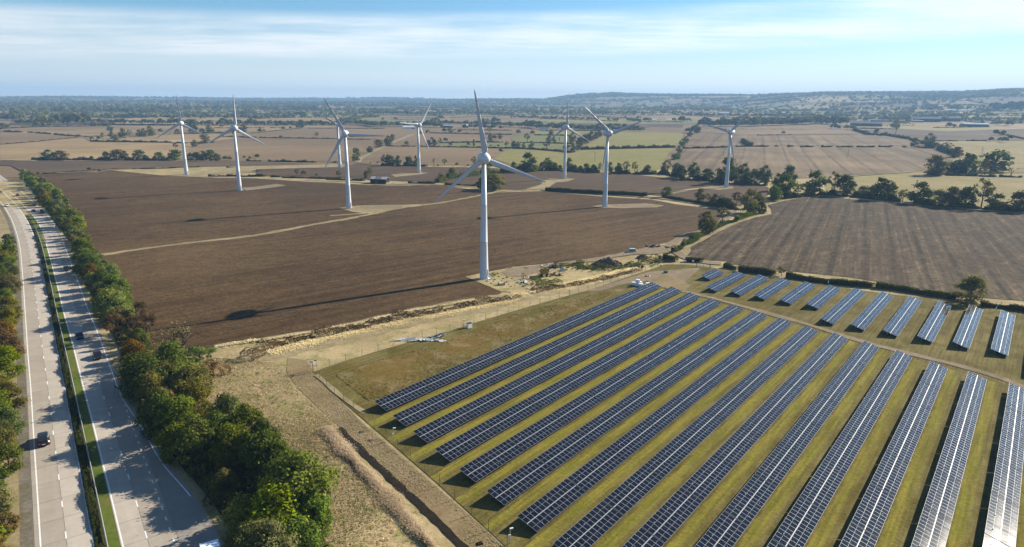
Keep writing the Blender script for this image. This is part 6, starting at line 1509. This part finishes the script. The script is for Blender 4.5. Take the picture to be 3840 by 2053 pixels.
def wreck():
    p = gp('Q', 1690, 82); t = empty('wrecked_van', p, math.radians(14)); tag(t, 'pale grey stripped van body lying beside the brown field', 'van')
    def ring(w_, z1): return [(-w_, .3), (-w_, z1*.55), (-w_*.8, z1), (w_*.8, z1), (w_, z1*.55), (w_, .3)]
    b = loft('body', [(-2.1, ring(.75, 1.0)), (-1.7, ring(.9, 1.6)), (.9, ring(.92, 1.75)), (1.5, ring(.88, 1.1)), (2.2, ring(.8, .9))], M['grey_w']); o = mobj('body', b, t); o.rotation_euler = (0, 0, PI/2)
    m_ = MB()
    for s in (-.93, .93): m_.box((.1, s, 1.15), (2.4, .04, .45))
    mobj('window', m_.mesh('window', M['win']), t)
    for x in (-1.3, 1.4):
        for s in (-1, 1):
            m_ = MB(); m_.tube([(0, -.1, 0), (0, .1, 0)], .32, 10); mobj('wheel', m_.mesh('wheel', M['rust']), t, (x, s*.8, .32))
wreck()
BALE = None
def bale(z, x, y, lvl, label):
    global BALE
    if BALE is None:
        bm = bmesh.new(); bmesh.ops.create_cube(bm, size=1.); bmesh.ops.scale(bm, vec=(1.35, 1.2, 1.15), verts=bm.verts); bmesh.ops.bevel(bm, geom=bm.edges[:], offset=.16, segments=2, affect='EDGES')
        BALE = bpy.data.meshes.new('wrapped_bale'); bm.to_mesh(BALE); bm.free(); BALE.materials.append(M['bale'])
    p = gp('X', x, y, .58+1.15*lvl); o = mobj('wrapped_bale', BALE, None, p, RNG.uniform(-.3, .3)); tag(o, label, 'bale', 'white wrapped bales')
for a in ((215, 385, 0, 'white wrapped bale lying on the ground, leftmost in the bale stack'), (345, 415, 0, 'white wrapped bale on the ground in the front middle of the stack'), (475, 440, 0, 'white wrapped bale on the ground at the front right of the stack'), (440, 370, 0, 'white wrapped bale at the back right of the stack'), (360, 300, 1, 'white wrapped bale on top of the stack'), (680, 405, 0, 'white wrapped bale apart from the stack, half hidden by the first solar row')): bale('X', *a)
mb = MB(); mb.box((0, 0, .5), (1.2, 1., 1.0), taper=.9); obj_from('plastic_tank', mb, [M['green_p']], gp('X', 1252, 55), .3, 'small dark green plastic tank on dry grass', 'tank')
scrap('X', 620, 165, 6, 1.6, 1., .4, ['bale', 'dark', 'paint_red'], 'small pale rubbish heap above the white bales')
def camera_pole(z, x, yb, yt, label):
    p = gp(z, x, yb); s = dist(p)/FPX/ZONES[z][2]; h = min(max((yb-yt)*s, 2.4), 4.5); t = empty('camera_pole', p, .4); tag(t, label, 'camera pole', 'camera poles along the fence')
    mb = MB(); mb.tube([(0, 0, 0), (0, 0, h)], .06, 6); mobj('post', mb.mesh('post', M['steel']), t)
    mb = MB(); mb.box((.2, 0, h-.05), (.5, .16, .16)); mobj('camera', mb.mesh('camera', M['bale']), t)
    mb = MB(); mb.box((0, .1, 1.1), (.3, .18, .5)); mobj('control_box', mb.mesh('control_box', M['bale']), t)
camera_pole('J', 1088, 532, 448, 'grey security camera pole beside the third row end'); camera_pole('J', 2008, 1350, 1240, 'grey security camera pole with white box near the bottom edge'); camera_pole('H', 1963, 735, 682, 'security camera pole behind the short solar rows at the right'); camera_pole('Q', 632, 855, 768, 'security camera pole on the fence below the scrap yard'); camera_pole('H', 518, 505, 470, 'small security camera pole behind the short rows, in the hedge gap'); camera_pole('P', 925, 545, 458, 'camera pole with white camera by the dark cabinet')
mb = MB(); mb.box((0, 0, .7), (1.3, .9, 1.4)); mb.box((0, 0, 1.43), (1.4, 1.0, .06), 1); obj_from('cabinet', mb, [M['bale'], M['dark']], gp('P', 1000, 540), .7, 'small white electrical cabinet by the fence, in front of a camera pole', 'cabinet')
def goal():
    p = gp('F', 487, 1250); t = empty('frame_structure', p, math.radians(-10)); tag(t, 'pale metal frame with two boards standing at the fence corner', 'frame'); mb = MB()
    for x in (-1.15, 1.15): mb.tube([(x, 0, 0), (x, 0, 2.9)], .05, 6)
    mb.tube([(0, .5, 0), (0, .5, 2.0)], .05, 6)
    for z_ in (1.5, 2.85): mb.tube([(-1.15, 0, z_), (1.15, 0, z_)], .045, 6)
    mobj('frame', mb.mesh('frame', M['steel']), t)
    m_ = MB(); m_.box((0, -.06, 2.3), (.9, .04, .6)); mobj('board', m_.mesh('board', M['bale']), t, (-.1, 0, 0))
    m_ = MB(); m_.box((0, -.06, 2.75), (.5, .04, .3)); mobj('board', m_.mesh('board', M['alu']), t, (.8, 0, 0))
goal()
def gate():
    a, b = gp('T', 235, 105), gp('T', 475, 140); d = b-a; L = float(np.linalg.norm(d)); t = empty('field_gate', a, math.atan2(d[1], d[0])); tag(t, 'grey metal field gate between hedges at the head of the dirt track', 'gate')
    for k in range(5):
        m_ = MB(); m_.tube([(0, 0, 0), (L, 0, 0)], .035, 6); mobj('rail', m_.mesh('rail', M['steel']), t, (0, 0, .35+.25*k))
    for x in (0, L):
        m_ = MB(); m_.box((0, 0, .9), (.16, .16, 1.8)); mobj('post', m_.mesh('post', M['wood']), t, (x, 0, 0))
    m_ = MB(); m_.box((0, 0, 0), (.5, .03, .4)); mobj('notice', m_.mesh('notice', M['bale']), t, (L*.5, -.06, 1.1))
gate()
for (z, x, y, lab) in (('T', 175, 38, 'small white notice in front of the square clipped hedge, right one'), ('T', 42, 38, 'small white notice left of the square clipped hedge')):
    p = gp(z, x, y+20); t = empty('notice', p, -.2); tag(t, lab, 'sign'); m_ = MB(); m_.tube([(0, 0, 0), (0, 0, 1.6)], .04, 5); mobj('post', m_.mesh('post', M['steel']), t); m_ = MB(); m_.box((0, -.05, 1.4), (.7, .03, .6)); mobj('board', m_.mesh('board', M['bale']), t)
for k, (x, y) in enumerate(((210, 690), (540, 905), (920, 900), (1075, 560), (880, 255), (1710, 1185))): pass
def stones():
    for (z, x, y, lab) in (('J', 838, 470, 'brown clod heap on the mown strip, highest of three'), ('J', 912, 535, 'brown clod heap on the mown strip, second of three'), ('J', 1770, 1353, 'dark square drain cover on the mown strip at the bottom')):
        p = gp(z, x, y); mb = MB(); mb.box((0, 0, .12), (1.1, .8, .28), taper=.6); o = obj_from('clod_heap', mb, [M['ditch' if 'drain' in lab else 'rubble']], p, .5, lab, 'clod heap')
stones()

# ------------------------------------------------------------------ haze
def haze():
    bm = bmesh.new(); bmesh.ops.create_cube(bm, size=1.); me = bpy.data.meshes.new('haze'); bm.to_mesh(me); bm.free()
    m_ = bpy.data.materials.new('haze'); m_.use_nodes = True; q = N(m_.node_tree); q.n.clear()
    v = q('ShaderNodeVolumePrincipled', {'Color': HAZE_COL, 'Density': HAZE_DENS, 'Anisotropy': .08}); o = q.n.new('ShaderNodeOutputMaterial'); q.l.new(v, o.inputs['Volume'])
    me.materials.append(m_); ob = mobj('haze', me); tag(ob, kind='stuff')
    top = float(max(terrain(np.sin(a)*r, np.cos(a)*r) for a in np.radians(np.arange(-180, 180, 1)) for r in (3500, 5000, 5700, 6500, 7500, 8200, 9000)))+30
    bot = float(min(-1., min(terrain(np.sin(a)*r, np.cos(a)*r) for a in np.radians(np.arange(-180, 180, 3)) for r in (2500, 5000, 8900))-2))
    ob.scale = (18400, 18400, top-bot); ob.location = (0, 0, (top+bot)/2)
HAZE_COL, HAZE_DENS = (.295, .505, .79), 1.45e-4
haze()
